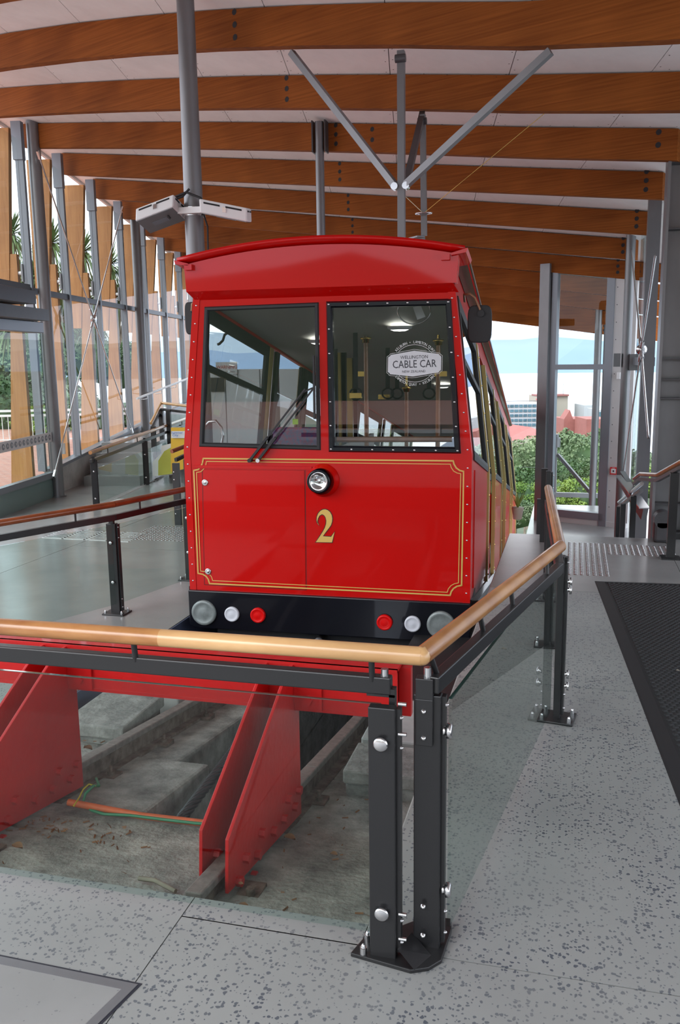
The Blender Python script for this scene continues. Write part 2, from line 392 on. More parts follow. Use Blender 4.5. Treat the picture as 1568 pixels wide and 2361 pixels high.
# ---- floors
fl = MB(); fl.bx(-9, 6, -9, YF, -.5, -.02); fl.bx(PX1, 6, YF, 8.75, -.5, -.02)
FLO = struct('floor', fl, CONC)
def slab(x0, x1, y0, y1, z1=0.0, m=FLOORM, par=FLO, g=.0018, th=.02):
    part('slab', MB().bx(x0+g, x1-g, y0+g, y1-g, z1-th, z1), m, par)
J1 = 2.30
for (x0, x1) in ((-9, -4.2), (-4.2, -1.16), (-1.16, .9), (.9, 3.2), (3.2, 6)):
    slab(x0, x1, 0.1, YF if x1 < 0 else J1)
    if x0 == -1.16: slab(x0, PX1+.004, J1-.008, YF)
    slab(x0, x1, -4.5, .1); slab(x0, x1, -9, -4.5)
slab(.9, 3.2, J1, 5.0); slab(3.2, 6, J1, 5.0)
slab(PX1, .9, J1, 5.2) if False else None
part('slab', MB().bx(PX1, .896, J1+.004, 4.6, -.02, 0), FLOORM, FLO)
part('slab', MB().bx(PX1, .896, 4.608, 6.6, -.02, 0), FLOORM, FLO)
part('slab', MB().bx(PX1, .896, 6.608, 8.75, -.02, 0), FLOORM2, FLO)
part('slab', MB().bx(.9, 6, 5.008, 8.75, -.02, 0), FLOORM2, FLO)
part('slab', MB().bx(-1.05, .896, J1+.004, J1+.096, -.02, 0), FLOORM, FLO) if False else None
# left platform
def wallx(y): return -8.088-(y-12.116)*math.tan(R(10))-.05
lf = MB(); lf.prism([(PX0, 3.2, LZ-.02), (PX0, 26, LZ-.02), (wallx(26), 26, LZ-.02), (wallx(3.2), 3.2, LZ-.02)], (0, 0, -.5))
FLL = struct('floor', lf, CONCW)
for (y0, y1) in ((3.2, 5.9), (5.9, 8.8), (8.8, 12.5), (12.5, 18), (18, 26)):
    slab(-5.6, PX0, y0, y1, LZ, FLOORM2 if y0 > 5.5 else FLOORM, FLL, .004)
    ym = (y0+.002, y1-.002); q = [V((-5.602, ym[0], 0)), V((-5.602, ym[1], 0)), V((wallx(ym[1]), ym[1], 0)), V((wallx(ym[0]), ym[0], 0))]
    part('slab', MB().prism([p+Z*(LZ-.02) for p in q], (0, 0, .02)), FLOORM2, FLL)
part('edge_face', MB().bx(PX0, PX0+.012, 3.2, 26, LZ-1.2, LZ-.004), BRAID, FLL, label='blue grey painted platform edge')
st = MB(); st.bx(-9, PX0-.2, YF, 3.2, -.8, LZ); part('landing', st, CONCW, FLL)
part('edge_face', MB().bx(PX1-.012, PX1, YF+.1, 8.75, -.9, -.022), CONCW, FLO)
# lower platform past the step at the right
LP = -.92
lo = MB(); lo.bx(-.62, 6, 8.75, 16.2, LP-.4, LP-.02); FLR = struct('floor', lo, CONCW)
slab(-.62, 6, 8.75, 16.2, LP, FLOORM2, FLR, .0)
# ---- track bed, sloping down from the stop block
def railz(Y): return -.10-.149*(Y-2.56) if Y < 6 else -.10-.149*3.44-.18*(Y-6)
ysb = [YF+.04, 3.22, 4.2, 6, 9, 16, 40]
def slope(x0, x1, ys, dz, th, mb=None):
    mb = mb or MB()
    for a, b in zip(ys, ys[1:]):
        za, zb = railz(a)+dz, railz(b)+dz
        mb.hexa([(x0, a, za-th), (x1, a, za-th), (x1, b, zb-th), (x0, b, zb-th), (x0, a, za), (x1, a, za), (x1, b, zb), (x0, b, zb)])
    return mb
RX0, RX1 = -2.40, -1.245
SX0, SX1 = -2.10, -1.35
bed = slope(PX0+.01, PX1-.01, [YF+.005, 3.38], -.10, .6)
slope(PX0+.01, SX0+.20, [3.38, 4.2], -.125, 1.5, bed); slope(PX0+.01, SX0, [4.2, 6, 9, 16, 40], -.14, 1.5, bed)
slope(SX1, PX1-.01, [3.38, 4.2, 6, 9, 16, 40], -.13, 1.5, bed)
BED = struct('track_bed', bed, CONCS, bevel=.02)
part('slot_floor', slope(SX0-.02, SX1+.02, [3.2, 6, 9, 16, 40], -1.5, .05), DARK, BED)  # near-black colour stands in for the deep shade in the slot
part('slot_side', slope(SX1-.02, SX1-.004, [3.25, 6, 9, 16, 40], -.20, 1.3), DARK, BED, label='dark concrete side of the cable slot, coloured darker for shade')  # dark concrete side, its colour deepened to paint in the slot's shade
# ---- left wall line
WP = V((-8.088, 12.116, 0)); AZ = R(10); wd_ = V((-math.sin(AZ), math.cos(AZ), 0)); wo = V((-math.cos(AZ), -math.sin(AZ), 0))   # along, outward
wn = wo
def w(s, o, z): return WP + wd_*s + wo*o + Z*z
MS = [-1.6+1.46*i for i in range(9)]     # mullion positions
def sill(s): return .03+.075*max(s, 0)
def fins_label(i): return ['nearest','second','third','fourth','fifth','sixth','seventh','eighth','ninth'][i]
lw = MB()
lw.hexa([w(.16, 0, LZ), w(14, 0, LZ), w(14, .12, LZ), w(.16, .12, LZ), w(.16, 0, sill(.1)), w(14, 0, sill(14)), w(14, .12, sill(14)), w(.16, .12, sill(.1))])
WL = struct('wall_left', lw, CONCW)
part('sill', MB().hexa([w(.16, -.03, sill(0)), w(14, -.03, sill(14)), w(14, .14, sill(14)), w(.16, .14, sill(0)), w(.16, -.03, sill(0)+.05), w(14, -.03, sill(14)+.05), w(14, .14, sill(14)+.05), w(.16, .14, sill(0)+.05)]), ALU, WL)
def eave(s): return 5.02-.088*(s-.2) if s > -1 else 5.12
for i in range(len(MS)-1):
    s0, s1 = MS[i], MS[i+1]
    za, zb = sill(s0)+.05, sill(s1)+.05
    fr = MB(); tz = 2.86
    eh = eave(s1)-.12; fr.hexa([w(s1-.035, -.05, zb), w(s1+.035, -.05, zb), w(s1+.035, .07, zb), w(s1-.035, .07, zb), w(s1-.035, -.05, eh), w(s1+.035, -.05, eh), w(s1+.035, .07, eh), w(s1-.035, .07, eh)])
    wi = struct('window_%d' % (i if i else 11), fr, ALU)
    part('transom', MB().box(w((s0+s1)/2, .01, tz), (s1-s0-.07, .08, .09), (wd_, wo, Z)), ALUD, wi)
    for (a, b, c, d, nm) in ((za, zb, tz-.045, tz-.045, 'pane'), (tz+.045, tz+.045, eave(s0), eave(s1), 'pane'))[(1 if i == 0 else 0):]:
        part(nm, MB().hexa([w(s0+.035, .02, a), w(s1-.035, .02, b), w(s1-.035, .03, b), w(s0+.035, .03, a), w(s0+.035, .02, c), w(s1-.035, .02, d), w(s1-.035, .03, d), w(s0+.035, .03, c)]), GLASS, wi)
    part('head_bracket', MB().box(w(s1, .02, eave(s1)-.03), (.11, .15, .54), (wd_, wo, Z)), ALU, wi)
    part('strut', MB().cyl(w(s1, .07, 3.12), w(s1, .36, 3.12), .03), WHITE, wi)
    part('strut_plate', MB().box(w(s1, .085, 3.12), (.12, .03, .26), (wd_, wo, Z)), GALV, wi)
for i, s in enumerate(MS):
    t = thing('timber_fin', 'tapering pale timber fin outside the left glazing, %s from the entrance' % fins_label(i), 'fin', w(s, .5, LZ), 0, 'timber fins outside the left glazing')
    e = eave(s)+.15
    q = [w(s-.05, .13, e), w(s-.05, .53, e), w(s-.05, .53, 2.4), w(s-.05, .34, 2.4)]
    part('upper_board', MB().prism(q, wd_*.1), FINW, t)
    q = [w(s-.04, .16, 3.4), w(s-.04, .26, 3.4), w(s-.04, .54, LZ), w(s-.04, .16, LZ)]
    part('lower_board', MB().prism(q, wd_*.09), FINW, t)
# entrance portal at the far left
def s_at(x, y, o): return (aP(x, y, w(0, o, 0), wn)-w(0, o, 0)).dot(wd_)
def pbox(x, y0, y1, o0, o1, ln=3.2):
    """a box along the wall whose near face, at offset o0, ends where the sight line x meets it"""
    e = s_at(x, (y0+y1)/2, o0); z0 = aP(x, y1, w(0, o0, 0), wn).z; z1 = aP(x, y0, w(0, o0, 0), wn).z
    return MB().box(w(e-ln/2, (o0+o1)/2, (z0+z1)/2), (ln, abs(o1-o0), z1-z0), (wd_, wo, Z))
dm = pbox(83, 671, 701, -.75, .0)
DO = struct('door_1', dm, ALUD)
part('lintel', pbox(113, 714, 740, -.55, -.2), GALVD, DO)
part('header', pbox(101, 743, 768, -.32, -.15), ALU, DO, bevel=.01)
part('transom', pbox(70, 656, 668, -.1, .05), ALUD, DO)
part('pane', MB().box(w(-1.0, -.14, 1.14), (2.3, .012, 2.15), (wd_, wo, Z)), GLASSG, DO)
part('bottom_rail', MB().box(w(-.95, -.12, .02), (2.15, .1, .09), (wd_, wo, Z)), ALU, DO)
part('kick_panel', MB().box(w(-.95, -.10, -.19), (2.1, .02, .32), (wd_, wo, Z)), FROST, DO)
part('jamb', MB().box(w(.02, -.1, .98), (.06, .1, 2.5), (wd_, wo, Z)), ALU, DO)
bd = MB(); bd.box(w(-1.0, -.155, .62), (2.24, .004, .15), (wd_, wo, Z)); part('frosted_band', bd, STICKL, DO, label='pale frosted band of round motifs on the door glass')
ov = MB(); ch = MB()
for k in range(17):
    c = w(-2.0+k*.13, -.159, .62); ov.lathe(c, -wo, [(0, 0), (0, .045)], 14)
    for sg in (-1, 1): ch.bar(c-wo*.003+Z*.02, c-wo*.003+wd_*(sg*.02)-Z*.012, .004, .012)
part('round_motif', ov, ALU, DO, kind='stuff'); part('chevron', ch, STICKL, DO, kind='stuff')
# round columns on the left wall line
def rcol(name, label, p, z0, z1, r, m=GALV, r2=None):
    t = thing(name, label, 'column', (p.x, p.y, z0)); part('shaft', MB().cyl((p.x, p.y, z0), (p.x, p.y, z1), r, r2, 24), m, t)
    part('base_flange', MB().cyl((p.x, p.y, z0), (p.x, p.y, z0+.015), r*1.25, n=24), m, t); return t
c1 = rcol('round_column', 'grey round steel column at the left glazing beside the entrance', w(.0, -.16, 0), LZ, 5.32, .095)
part('switch_box', MB().box(w(.02, -.27, .42), (.04, .08, .17), (wd_, wo, Z)), WHITE, c1)
c2 = rcol('round_column', 'grey round steel column at the left glazing above the stairs', w(4.72, -.16, 0), LZ+.66, 4.95, .095)
# cross bracing rods on the left
def brace(label, pts, r, hub):
    t = thing('cross_bracing', label, 'bracing', hub)
    for a, b in pts: part('rod', MB().cyl(a, b, r, n=8), STEEL, t)
    c = V(hub); part('hub', MB().lathe(c-wo*.03, wo, [(0, 0), (0, .07), (.06, .07), (.06, 0)], 16), STEEL, t)
    for a, b in pts:
        for e in (a, b):
            e = V(e); d = (c-e); 
            if d.length > .3: part('fork_end', MB().bar(e, e+d.normalized()*.12, .03, .045), STEEL, t)
            part('turnbuckle', MB().cyl(c+(e-c).normalized()*.08, c+(e-c).normalized()*.2, .022, n=8), STEEL, t) if (e-c).length > .3 else None
oo = -.3
hb = aP(216, 735, w(0, oo, 0), wn)
f_ = lambda x, y: aP(x, y, w(0, oo, 0), wn)
brace('crossed stainless rods between the two left glazing columns', [(f_(86, 348), hb), (f_(283, 478), hb), (f_(124, 1100), hb), (f_(306, 998), hb)], .012, hb)
# ---- roof beams
D = V((.931, -.366, 0)).normalized()
L0 = WP + wd_*.2
ZL = {-4: 5.1, -3: 5.1, -2: 5.07, -1: 5.05, 0: 4.99, 1: 4.89, 2: 4.76, 3: 4.62, 4: 4.48, 5: 4.35, 6: 4.2, 7: 4.04, 8: 3.88}
Z12 = {-4: 3.92, -3: 3.88, -2: 3.834, -1: 3.764, 0: 3.682, 1: 3.573, 2: 3.392, 3: 3.24, 4: 3.096, 5: 2.933, 6: 2.761, 7: 2.57, 8: 2.414}
for i in range(-9, -4): ZL[i] = 5.1; Z12[i] = 3.92
def bline(i, t):
    p = L0 + wd_*(1.45*i) + D*t; T_ = 8.33+.22*i if i > -5 else 7.45; u = t/T_; p.z = ZL[i] + (Z12[i]-ZL[i])*u + {-2: .15, -1: .07, 0: .035}.get(i, .15 if i < -2 else 0)*4*min(1, max(0, u))*(1-min(1, max(0, u))); return p
def tX(i, X): return (X-(L0 + wd_*(1.45*i)).x)/D.x
BD = .33
def bdt(t): return .345-.0078*max(0, t)
ords = ['nearest, out at the top edge of the photo', 'second from the front', 'third from the front', 'fourth from the front', 'fifth from the front', 'sixth from the front', 'seventh from the front', 'eighth from the front', 'ninth from the front', 'tenth from the front', 'eleventh, last before the open end', '', '']
def boltrow(mb, i, t, zs, side=-1):
    for z in zs:
        p = bline(i, t)+Z*z; nrm = Z.cross(D)*side
        nrm = -D.cross(Z) if False else V((D.y, -D.x, 0))
        mb.lathe(p+nrm*.0562, nrm, [(0, 0), (0, .026)], 12)
for i in range(-9, 9):
    a, b = bline(i, -.05 if i >= -1 else -.05), bline(i, tX(i, .86 if i <= 2 else (.78 if i <= 3 else 1.9)) if i >= 0 else tX(i, 5))
    lab = ('orange brown glulam roof beam, hidden behind the viewer' if i < -2 else 'orange brown glulam roof beam, %s' % ['nearest and topmost in view', 'second from the front', 'third from the front, meeting the big steel column', 'fourth from the front', 'fifth from the front', 'sixth from the front', 'seventh from the front, over the tall window', 'eighth from the front', 'ninth from the front', 'tenth from the front', 'eleventh, the last before the sky'][i+2])
    if i == -3: lab = 'glulam roof beam overhead, just outside the top of the view'
    t = thing('roof_beam', lab, 'beam', a, math.atan2(D.y, D.x), 'glulam roof beams')
    nv = V((-D.y, D.x, 0))*.055; ta, te = -.05, (b-bline(i, 0)).to_2d().length; bm_ = MB(); ns = 14
    vs = []
    for k in range(ns+1):
        tt = ta+(te-ta)*k/ns; q_ = bline(i, tt); h_ = Z*bdt(tt); vs += [q_-nv, q_+nv, q_+nv+h_, q_-nv+h_]
    bm_.add(vs, [(k*4+j, k*4+(j+1) % 4, k*4+4+(j+1) % 4, k*4+4+j) for k in range(ns) for j in range(4)]+[(0, 1, 2, 3), (ns*4, ns*4+1, ns*4+2, ns*4+3)])
    part('timber', bm_, GLU, t)
    bo = MB()
    tb = {-2: 5.1, -1: 5.4, 0: 5.85, 1: 5.75, 2: 5.75, 3: 5.7, 4: 5.6}.get(i)
    if tb: boltrow(bo, i, tb, (.08, .18, .28))
    if i in (0,): boltrow(bo, i, 6.35, (.13, .24)); boltrow(bo, i, .18, (.13, .24))
    if i >= 0: boltrow(bo, i, tX(i, .70 if i <= 2 else .62), (.09, .18, .27) if i else (.13, .24))
    if bo.v: part('bolt_head', bo, DARK, t, kind='stuff')
# ---- ceiling boards between the beams
cb = MB()
def cz(i, t): return bline(i, t)+Z*(bdt(t)+.006)
for i in range(-9, 8):
    te = 10.9 if i >= 0 else 13
    for k in range(8):
        t0, t1 = -.6+(te+.6)*k/8, -.6+(te+.6)*(k+1)/8; a, b, c, d = cz(i, t0), cz(i, t1), cz(i+1, t1), cz(i+1, t0)
        cb.hexa([a+Z*.05, b+Z*.05, c+Z*.05, d+Z*.05, a+Z*.1, b+Z*.1, c+Z*.1, d+Z*.1])
CE = struct('ceiling', cb, GALVD)
scr = MB(); nD = V((-D.y, D.x, 0))
for i in range(-9, 8):
    k = 0; t = -.6
    while t < (10.6 if i >= 0 else 13):
        t2 = t+1.2
        g = .004
        q = [cz(i, t+g), cz(i, t2-g), cz(i+1, t2-g-.0), cz(i+1, t+g)]
        part('board', MB().hexa([p for p in q]+[p+Z*.02 for p in q]), CEIL, CE)
        if -3 < i < 4:
            dv = (q[3]-q[0])
            for u in (.1, .26, .42, .58, .74, .9):
                for tt in (.035, 1.165):
                    p = q[0]+(q[1]-q[0])*(tt/1.2)+dv*u; scr.lathe(p-Z*.001, -Z, [(0, 0), (0, .007)], 6)
            for v in (.1, .3, .5, .7, .9):
                for u in (.055, .945):
                    p = q[0]+(q[1]-q[0])*v+dv*u; scr.lathe(p-Z*.001, -Z, [(0, 0), (0, .007)], 6)
        t = t2
part('screw', scr, DARK, CE, kind='stuff', fix=False)
# left eave trim
ev = MB()
for i in range(-1, 8):
    a, b = cz(i, -.6), cz(i+1, -.6); ev.hexa([a-Z*.05, b-Z*.05, b-Z*.05+wo*.05, a-Z*.05+wo*.05, a+Z*.12, b+Z*.12, b+Z*.12+wo*.05, a+Z*.12+wo*.05])
struct('trim_1', ev, WHITE)
# ---- steel columns in the hall
def col_px(x0, y0, Y): return aY(x0, y0, Y)
p = aY(450, 560, 7.3); pt = aY(434, 0, 7.3)
pcol = V((p.x, 7.3, 0))
mc = rcol('round_column', 'tall grey round steel column rising beside the red car on its left', pcol, LZ, 4.75, .095, GALV, .074)
part('cable', MB().tube([pcol+V((.09, -.03, 3.05)), pcol+V((.14, -.04, 2.9)), pcol+V((.14, -.05, 2.7)), pcol+V((.11, -.05, 2.58)), pcol+V((.08, -.05, 2.56))], .008), BLKM, mc)
# second column, third standing on a transfer frame behind the car front
bx_ = bline(0, 5.95)
pc2 = V((bx_.x, bx_.y-.08, 0))
tf = thing('transfer_frame', 'low steel frame carrying the roof props, behind the car roof', 'frame', (-3.3, 10, LZ))
cr2 = aY(738, 400, pc2.y); pc2.x = cr2.x
part('leg', MB().cyl((-3.45, 9.9, LZ), (-3.45, 9.9, 2.9), .07), GALV, tf)
part('cross_beam', MB().bar((-3.45, 9.9, 2.88), (pc2.x+.1, pc2.y, 2.88), .1, .1), GALV, tf)
part('longitudinal_beam', MB().bar((pc2.x, pc2.y, 2.86), (-1.40, 8.25, 2.83), .08, .08), GALV, tf)
part('longitudinal_beam', MB().bar((-1.40, 8.25, 2.83), (-1.36, 7.05, 2.62), .08, .06), GALV, tf)
t = thing('roof_prop', 'slim round steel column in the middle, clasped to the third beam', 'column', (pc2.x, pc2.y, 2.9))
part('shaft', MB().cyl((pc2.x, pc2.y, 2.9), (pc2.x, pc2.y, bline(0, 5.95).z+BD), .05, n=18), GALV, t)
cl = MB()
for sg in (-1, 1): cl.box((pc2.x+sg*.075, pc2.y+.02, bline(0, 5.95).z+.17), (.015, .13, .34))
part('clasp', cl, GALVD, t)
def prop(label, xb, xt, yt, Y, zb, w_=.055, m=GALV):
    top = aY(xt, yt, Y); bot = V((aY(xb, 570, Y).x, Y, zb))
    t = thing('roof_prop', label, 'column', bot); part('shaft', MB().bar(bot, top, w_, w_, (0, 1, 0)), m, t)
    part('pin_head', MB().cyl(top-Z*.06+V((-.04, -.03, 0)), top-Z*.06+V((.04, -.03, 0)), .03), GALVD, t); return t, bot, top
t1, b1, tp1 = prop('square steel prop with two raking arms, right of centre', 926, 925, 118, 6.98, 2.66)
nd = aY(925, 428, 6.98)
for (xt, yt, lab) in ((672, 121, 'raking_arm'), (1270, 118, 'raking_arm')):
    e = aP(xt, yt, bline(-2, 5), V((-D.y, D.x, 0)))
    e2 = aP(xt, yt, bline(-2, 5), V((-D.y, D.x, 0)))
    n0 = nd+V(((-.045 if xt < 900 else .045), -.03, 0))
    part('raking_arm', MB().bar(n0, e, .05, .05), GALV, t1)
    part('pin_plate', MB().cyl(n0+V((0, -.03, -.01)), n0+V((0, .03, -.01)), .028), STEEL, t1)
e = aP(974, 262, bline(-1, 5), V((-D.y, D.x, 0)))
part('raking_arm', MB().bar(nd+V((.03, .03, 0)), e, .05, .05), GALVD, t1)
t2_, b2, tp2 = prop('square steel prop behind the first, reaching the second beam', 978, 975, 265, 8.25, 2.87, .05)
rg = aY(977, 492, 8.2); part('ring', MB().tube([rg+V((math.cos(q)*.075, math.sin(q)*.05, 0)) for q in [2*PI*k/16 for k in range(16)]], .006, 6, True), STEEL, t2_)
tie = MB(); tie.cyl(rg, aP(1255, 262, bline(-1, 6), V((-D.y, D.x, 0))), .003, n=5); tie.cyl(rg, nd+V((0, 0, -.05)), .003, n=5); part('tie_wire', tie, BRASS, t2_)
# ---- emergency light boxes on the tall column
def lamp(label, c, dx, sd, tilt):
    t = thing('floodlight', label, 'light', c)
    X = V(dx).normalized(); Yv = Z.cross(X); Zz = (Z*math.cos(tilt)+Yv*math.sin(tilt)*-1); Yv = Zz.cross(X)
    part('housing', MB().box(c, (sd[0], sd[1], sd[2]), (X, Yv, Zz)), WHITE, t, bevel=.012)
    part('underside_plate', MB().box(V(c)-Zz*(sd[2]/2+.002), (sd[0]*.94, sd[1]*.94, .006), (X, Yv, Zz)), GALV, t)
    part('hinge_plate', MB().box(V(c)-Zz*(sd[2]/2+.007), (sd[0]*.4, sd[1]*.2, .006), (X, Yv, Zz)), ALU, t)
    for u, wv in ((-.24, .34), (.22, .34)):
        part('vent_slot', MB().box(V(c)+X*(u*sd[0])-Yv*(sd[1]/2+.001)+Zz*.03, (sd[0]*wv, .004, .014), (X, Yv, Zz)), DARK, t)
    part('latch', MB().box(V(c)+X*(.02*sd[0])-Yv*(sd[1]/2+.004)+Zz*.005, (.03, .01, .04), (X, Yv, Zz)), STEEL, t)
    for u in (-.22, .22): part('vent_slot', MB().box(V(c)+Yv*(u*sd[1])+X*(sd[0]/2+.001)+Zz*.03, (.004, sd[1]*.3, .014), (X, Yv, Zz)), DARK, t)
    return t
la = aY(372, 494, 7.2); lb = aY(521, 486, 7.15)
A1 = lamp('white emergency floodlight box left of the tall column, tilted up to the right', la, (.95, .1, .29), (.36, .3, .11), R(-14))
B1 = lamp('white emergency floodlight box right of the tall column, tilted down to the right', lb, (.95, .25, -.20), (.40, .3, .11), R(8))
br = thing('clamp_bracket', 'white clamp and rods holding the two floodlights to the column', 'bracket', pcol+Z*(la.z))
part('arm', MB().bar(la+V((.15, 0, .02)), lb-V((.17, 0, -.02)), .035, .05), WHITE, br)
part('band', MB().cyl(pcol+Z*(la.z-.02), pcol+Z*(la.z+.05), .1, n=24), STEEL, br)
zc = la.z+.03
part('cable', MB().tube([pcol+V((-.18, -.12, zc-.06)), pcol+V((-.19, -.13, zc+.02)), pcol+V((-.1, -.14, zc+.1)), pcol+V((.0, -.14, zc+.13)), pcol+V((.12, -.12, zc+.08)), pcol+V((.18, -.1, zc-.04))], .01), BLKM, br)
part('cable', MB().tube([pcol+V((-.16, -.14, zc-.08)), pcol+V((-.2, -.15, zc-.02)), pcol+V((-.15, -.15, zc+.06)), pcol+V((-.04, -.13, zc+.1)), pcol+V((.02, -.12, zc+.16))], .01), BLKM, br)

# ================================================================== RIGHT SIDE
nb = V((-D.y, D.x, 0))
Q4 = bline(4, 9)
g4 = lambda x, y: aP(x, y, Q4, nb)
zb4 = LP
def g4t(x, y=900): return (g4(x, y)-bline(4, 0)).to_2d().dot(D.to_2d())
tA, tB, tC, tD_ = g4t(1248), g4t(1283, 1190)-.05, g4t(1396, 900), g4t(1443, 900)
def b4(t, z, o=0): q = bline(4, t); return V((q.x, q.y, z))+nb*o
topz = lambda t: bline(4, t).z+.02
wf = MB()
for (t0, t1_) in ((tA+.16, tA+.25), (tC-.02, tC+.10)): wf.hexa([b4(t0, LP, -.05), b4(t1_, LP, -.05), b4(t1_, LP, .06), b4(t0, LP, .06), b4(t0, topz(t0), -.05), b4(t1_, topz(t1_), -.05), b4(t1_, topz(t1_), .06), b4(t0, topz(t0), .06)])
zs0 = g4(1340, 1190).z
wf.hexa([b4(tA+.2, zs0-.04, -.05), b4(tC+.05, zs0-.04, -.05), b4(tC+.05, zs0-.04, .06), b4(tA+.2, zs0-.04, .06), b4(tA+.2, zs0+.08, -.05), b4(tC+.05, zs0+.08, -.05), b4(tC+.05, zs0+.08, .06), b4(tA+.2, zs0+.08, .06)])
ztr = g4(1340, 846).z
wf.hexa([b4(tA+.25, ztr-.04, -.05), b4(tC-.02, ztr-.04, -.05), b4(tC-.02, ztr-.04, .06), b4(tA+.25, ztr-.04, .06), b4(tA+.25, ztr+.04, -.05), b4(tC-.02, ztr+.04, -.05), b4(tC-.02, ztr+.04, .06), b4(tA+.25, ztr+.04, .06)])
WE = struct('window_9', wf, ALU)
for z0, z1 in ((zs0+.08, ztr-.04), (ztr+.04, 3.14)):
    part('pane', MB().hexa([b4(tA+.25, z0, 0), b4(tC-.02, z0, 0), b4(tC-.02, z0, .01), b4(tA+.25, z0, .01), b4(tA+.25, z1, 0), b4(tC-.02, z1-.1 if z1 > 3 else z1, 0), b4(tC-.02, z1-.1 if z1 > 3 else z1, .01), b4(tA+.25, z1, .01)]), GLASS, WE)
wbk = MB(); wbk.hexa([b4(tA+.2, LP, -.04), b4(tD_+.1, LP, -.04), b4(tD_+.1, LP, .08), b4(tA+.2, LP, .08), b4(tA+.2, zs0-.04, -.04), b4(tD_+.1, zs0-.04, -.04), b4(tD_+.1, zs0-.04, .08), b4(tA+.2, zs0-.04, .08)])
wbk.hexa([b4(tC+.10, zs0-.04, -.03), b4(tD_+.12, zs0-.04, -.03), b4(tD_+.12, zs0-.04, .05), b4(tC+.10, zs0-.04, .05), b4(tC+.10, topz(tC), -.03), b4(tD_+.12, topz(tD_), -.03), b4(tD_+.12, topz(tD_), .05), b4(tC+.10, topz(tC), .05)])
WB = struct('wall_back', wbk, WPANEL)
sc = MB()
for k in range(15):
    for tt in (tC+.14, tD_+.02): sc.lathe(b4(tt, -.6+k*.26, -.031), -nb, [(0, 0), (0, .008)], 6)
part('screw', sc, DARK, WB, kind='stuff')
# big steel post beside the window
pp = g4(1255, 900)
t = thing('steel_post', 'tall flat grey steel post left of the tall end window', 'column', b4(tA+.06, LP))
part('shaft', MB().hexa([b4(tA-.02, LP, -.12), b4(tA+.14, LP, -.12), b4(tA+.14, LP, .06), b4(tA-.02, LP, .06), b4(tA-.02, 3.2, -.12), b4(tA+.14, 3.2, -.12), b4(tA+.14, 3.2, .06), b4(tA-.02, 3.2, .06)]), GALV, t)
# outside posts seen through the window
for xx, yy, rr, lb_ in ((1375, 900, .07, 'left'), (1393, 900, .045, 'right')):
    q = aY(xx, yy, 18.2); t = thing('outer_column', 'dull steel column outside the tall window, the %s of two' % lb_, 'column', (q.x, 18.2, -3))
    part('shaft', MB().cyl((q.x, 18.2, -3), (q.x, 18.2, 2.68), rr, n=16), GALV, t)
# round pole, second post, big H column
pe = bline(3, tX(3, .70)); q = aP(1449, 700, pe-nb*.15, nb)
pole = V((q.x, q.y, 0)); zt = aP(1455, 553, q, nb).z
t = thing('round_column', 'grey round steel column on the right wall, with the bracing rods', 'column', (pole.x, pole.y, LP)); part('shaft', MB().cyl((pole.x, pole.y, LP), (pole.x, pole.y, 3.50), .062, n=22), GALV, t)
part('collar', MB().box((pole.x-.12, pole.y-.02, aY(1438, 830, pole.y).z), (.09, .08, .18)), GALV, t)
part('side_box', MB().box((pole.x+.14, pole.y-.05, aY(1470, 835, pole.y).z), (.2, .14, .22)), GALV, t)
q = aY(1490, 900, 10.75)
t = thing('steel_post', 'pale grey square steel post between the round column and the big ribbed column', 'column', (q.x, 10.75, LP))
part('shaft', MB().bx(q.x-.07, q.x+.07, 10.68, 10.82, LP, 3.75), GALV, t)
gw = MB(); gw.add([(q.x+.05, 10.84, LP), (pole.x+.12, pole.y-.1, LP), (pole.x+.12, pole.y-.1, 3.4), (q.x+.05, 10.84, 3.6)], [(0, 1, 2, 3)])
gwm = MB(); a0 = V((q.x+.05, 10.84, LP)); a1 = V((pole.x+.12, pole.y-.1, LP)); gwm.hexa([a0, a1, a1+V((.01, 0, 0)), a0+V((.01, 0, 0)), a0+Z*4.5, a1+Z*4.3, a1+V((.01, 0, 4.3)), a0+V((.01, 0, 4.5))])
WR = struct('window_10', MB().bar(a0+Z*2.6, a1+Z*2.6, .08, .1), ALU); part('pane', gwm, GLASSG, WR)
# H column
hx = .79; hy = 8.83
t = thing('steel_column', 'big ribbed grey steel H column at the right edge', 'column', (hx+.2, hy, LP))
hz1 = 3.86
hc = MB(); hc.bx(hx-.012, hx+.014, hy-.03, hy+.25, LP, hz1); part('flange', hc, GALV, t)
part('web', MB().bx(hx+.014, hx+.30, hy+.12, hy+.135, LP, hz1), GALV, t)
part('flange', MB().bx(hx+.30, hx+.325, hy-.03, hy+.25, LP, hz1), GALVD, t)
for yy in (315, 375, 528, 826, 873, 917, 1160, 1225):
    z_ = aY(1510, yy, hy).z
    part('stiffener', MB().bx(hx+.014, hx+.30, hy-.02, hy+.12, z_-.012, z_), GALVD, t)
bo = MB()
for yy in (587, 846, 870, 956, 975): bo.dome(V((hx+.31, hy-.03, aY(1510, yy, hy).z)), (0, -1, 0), .014, .02)
part('bolt_head', bo, GALVD, t, kind='stuff')
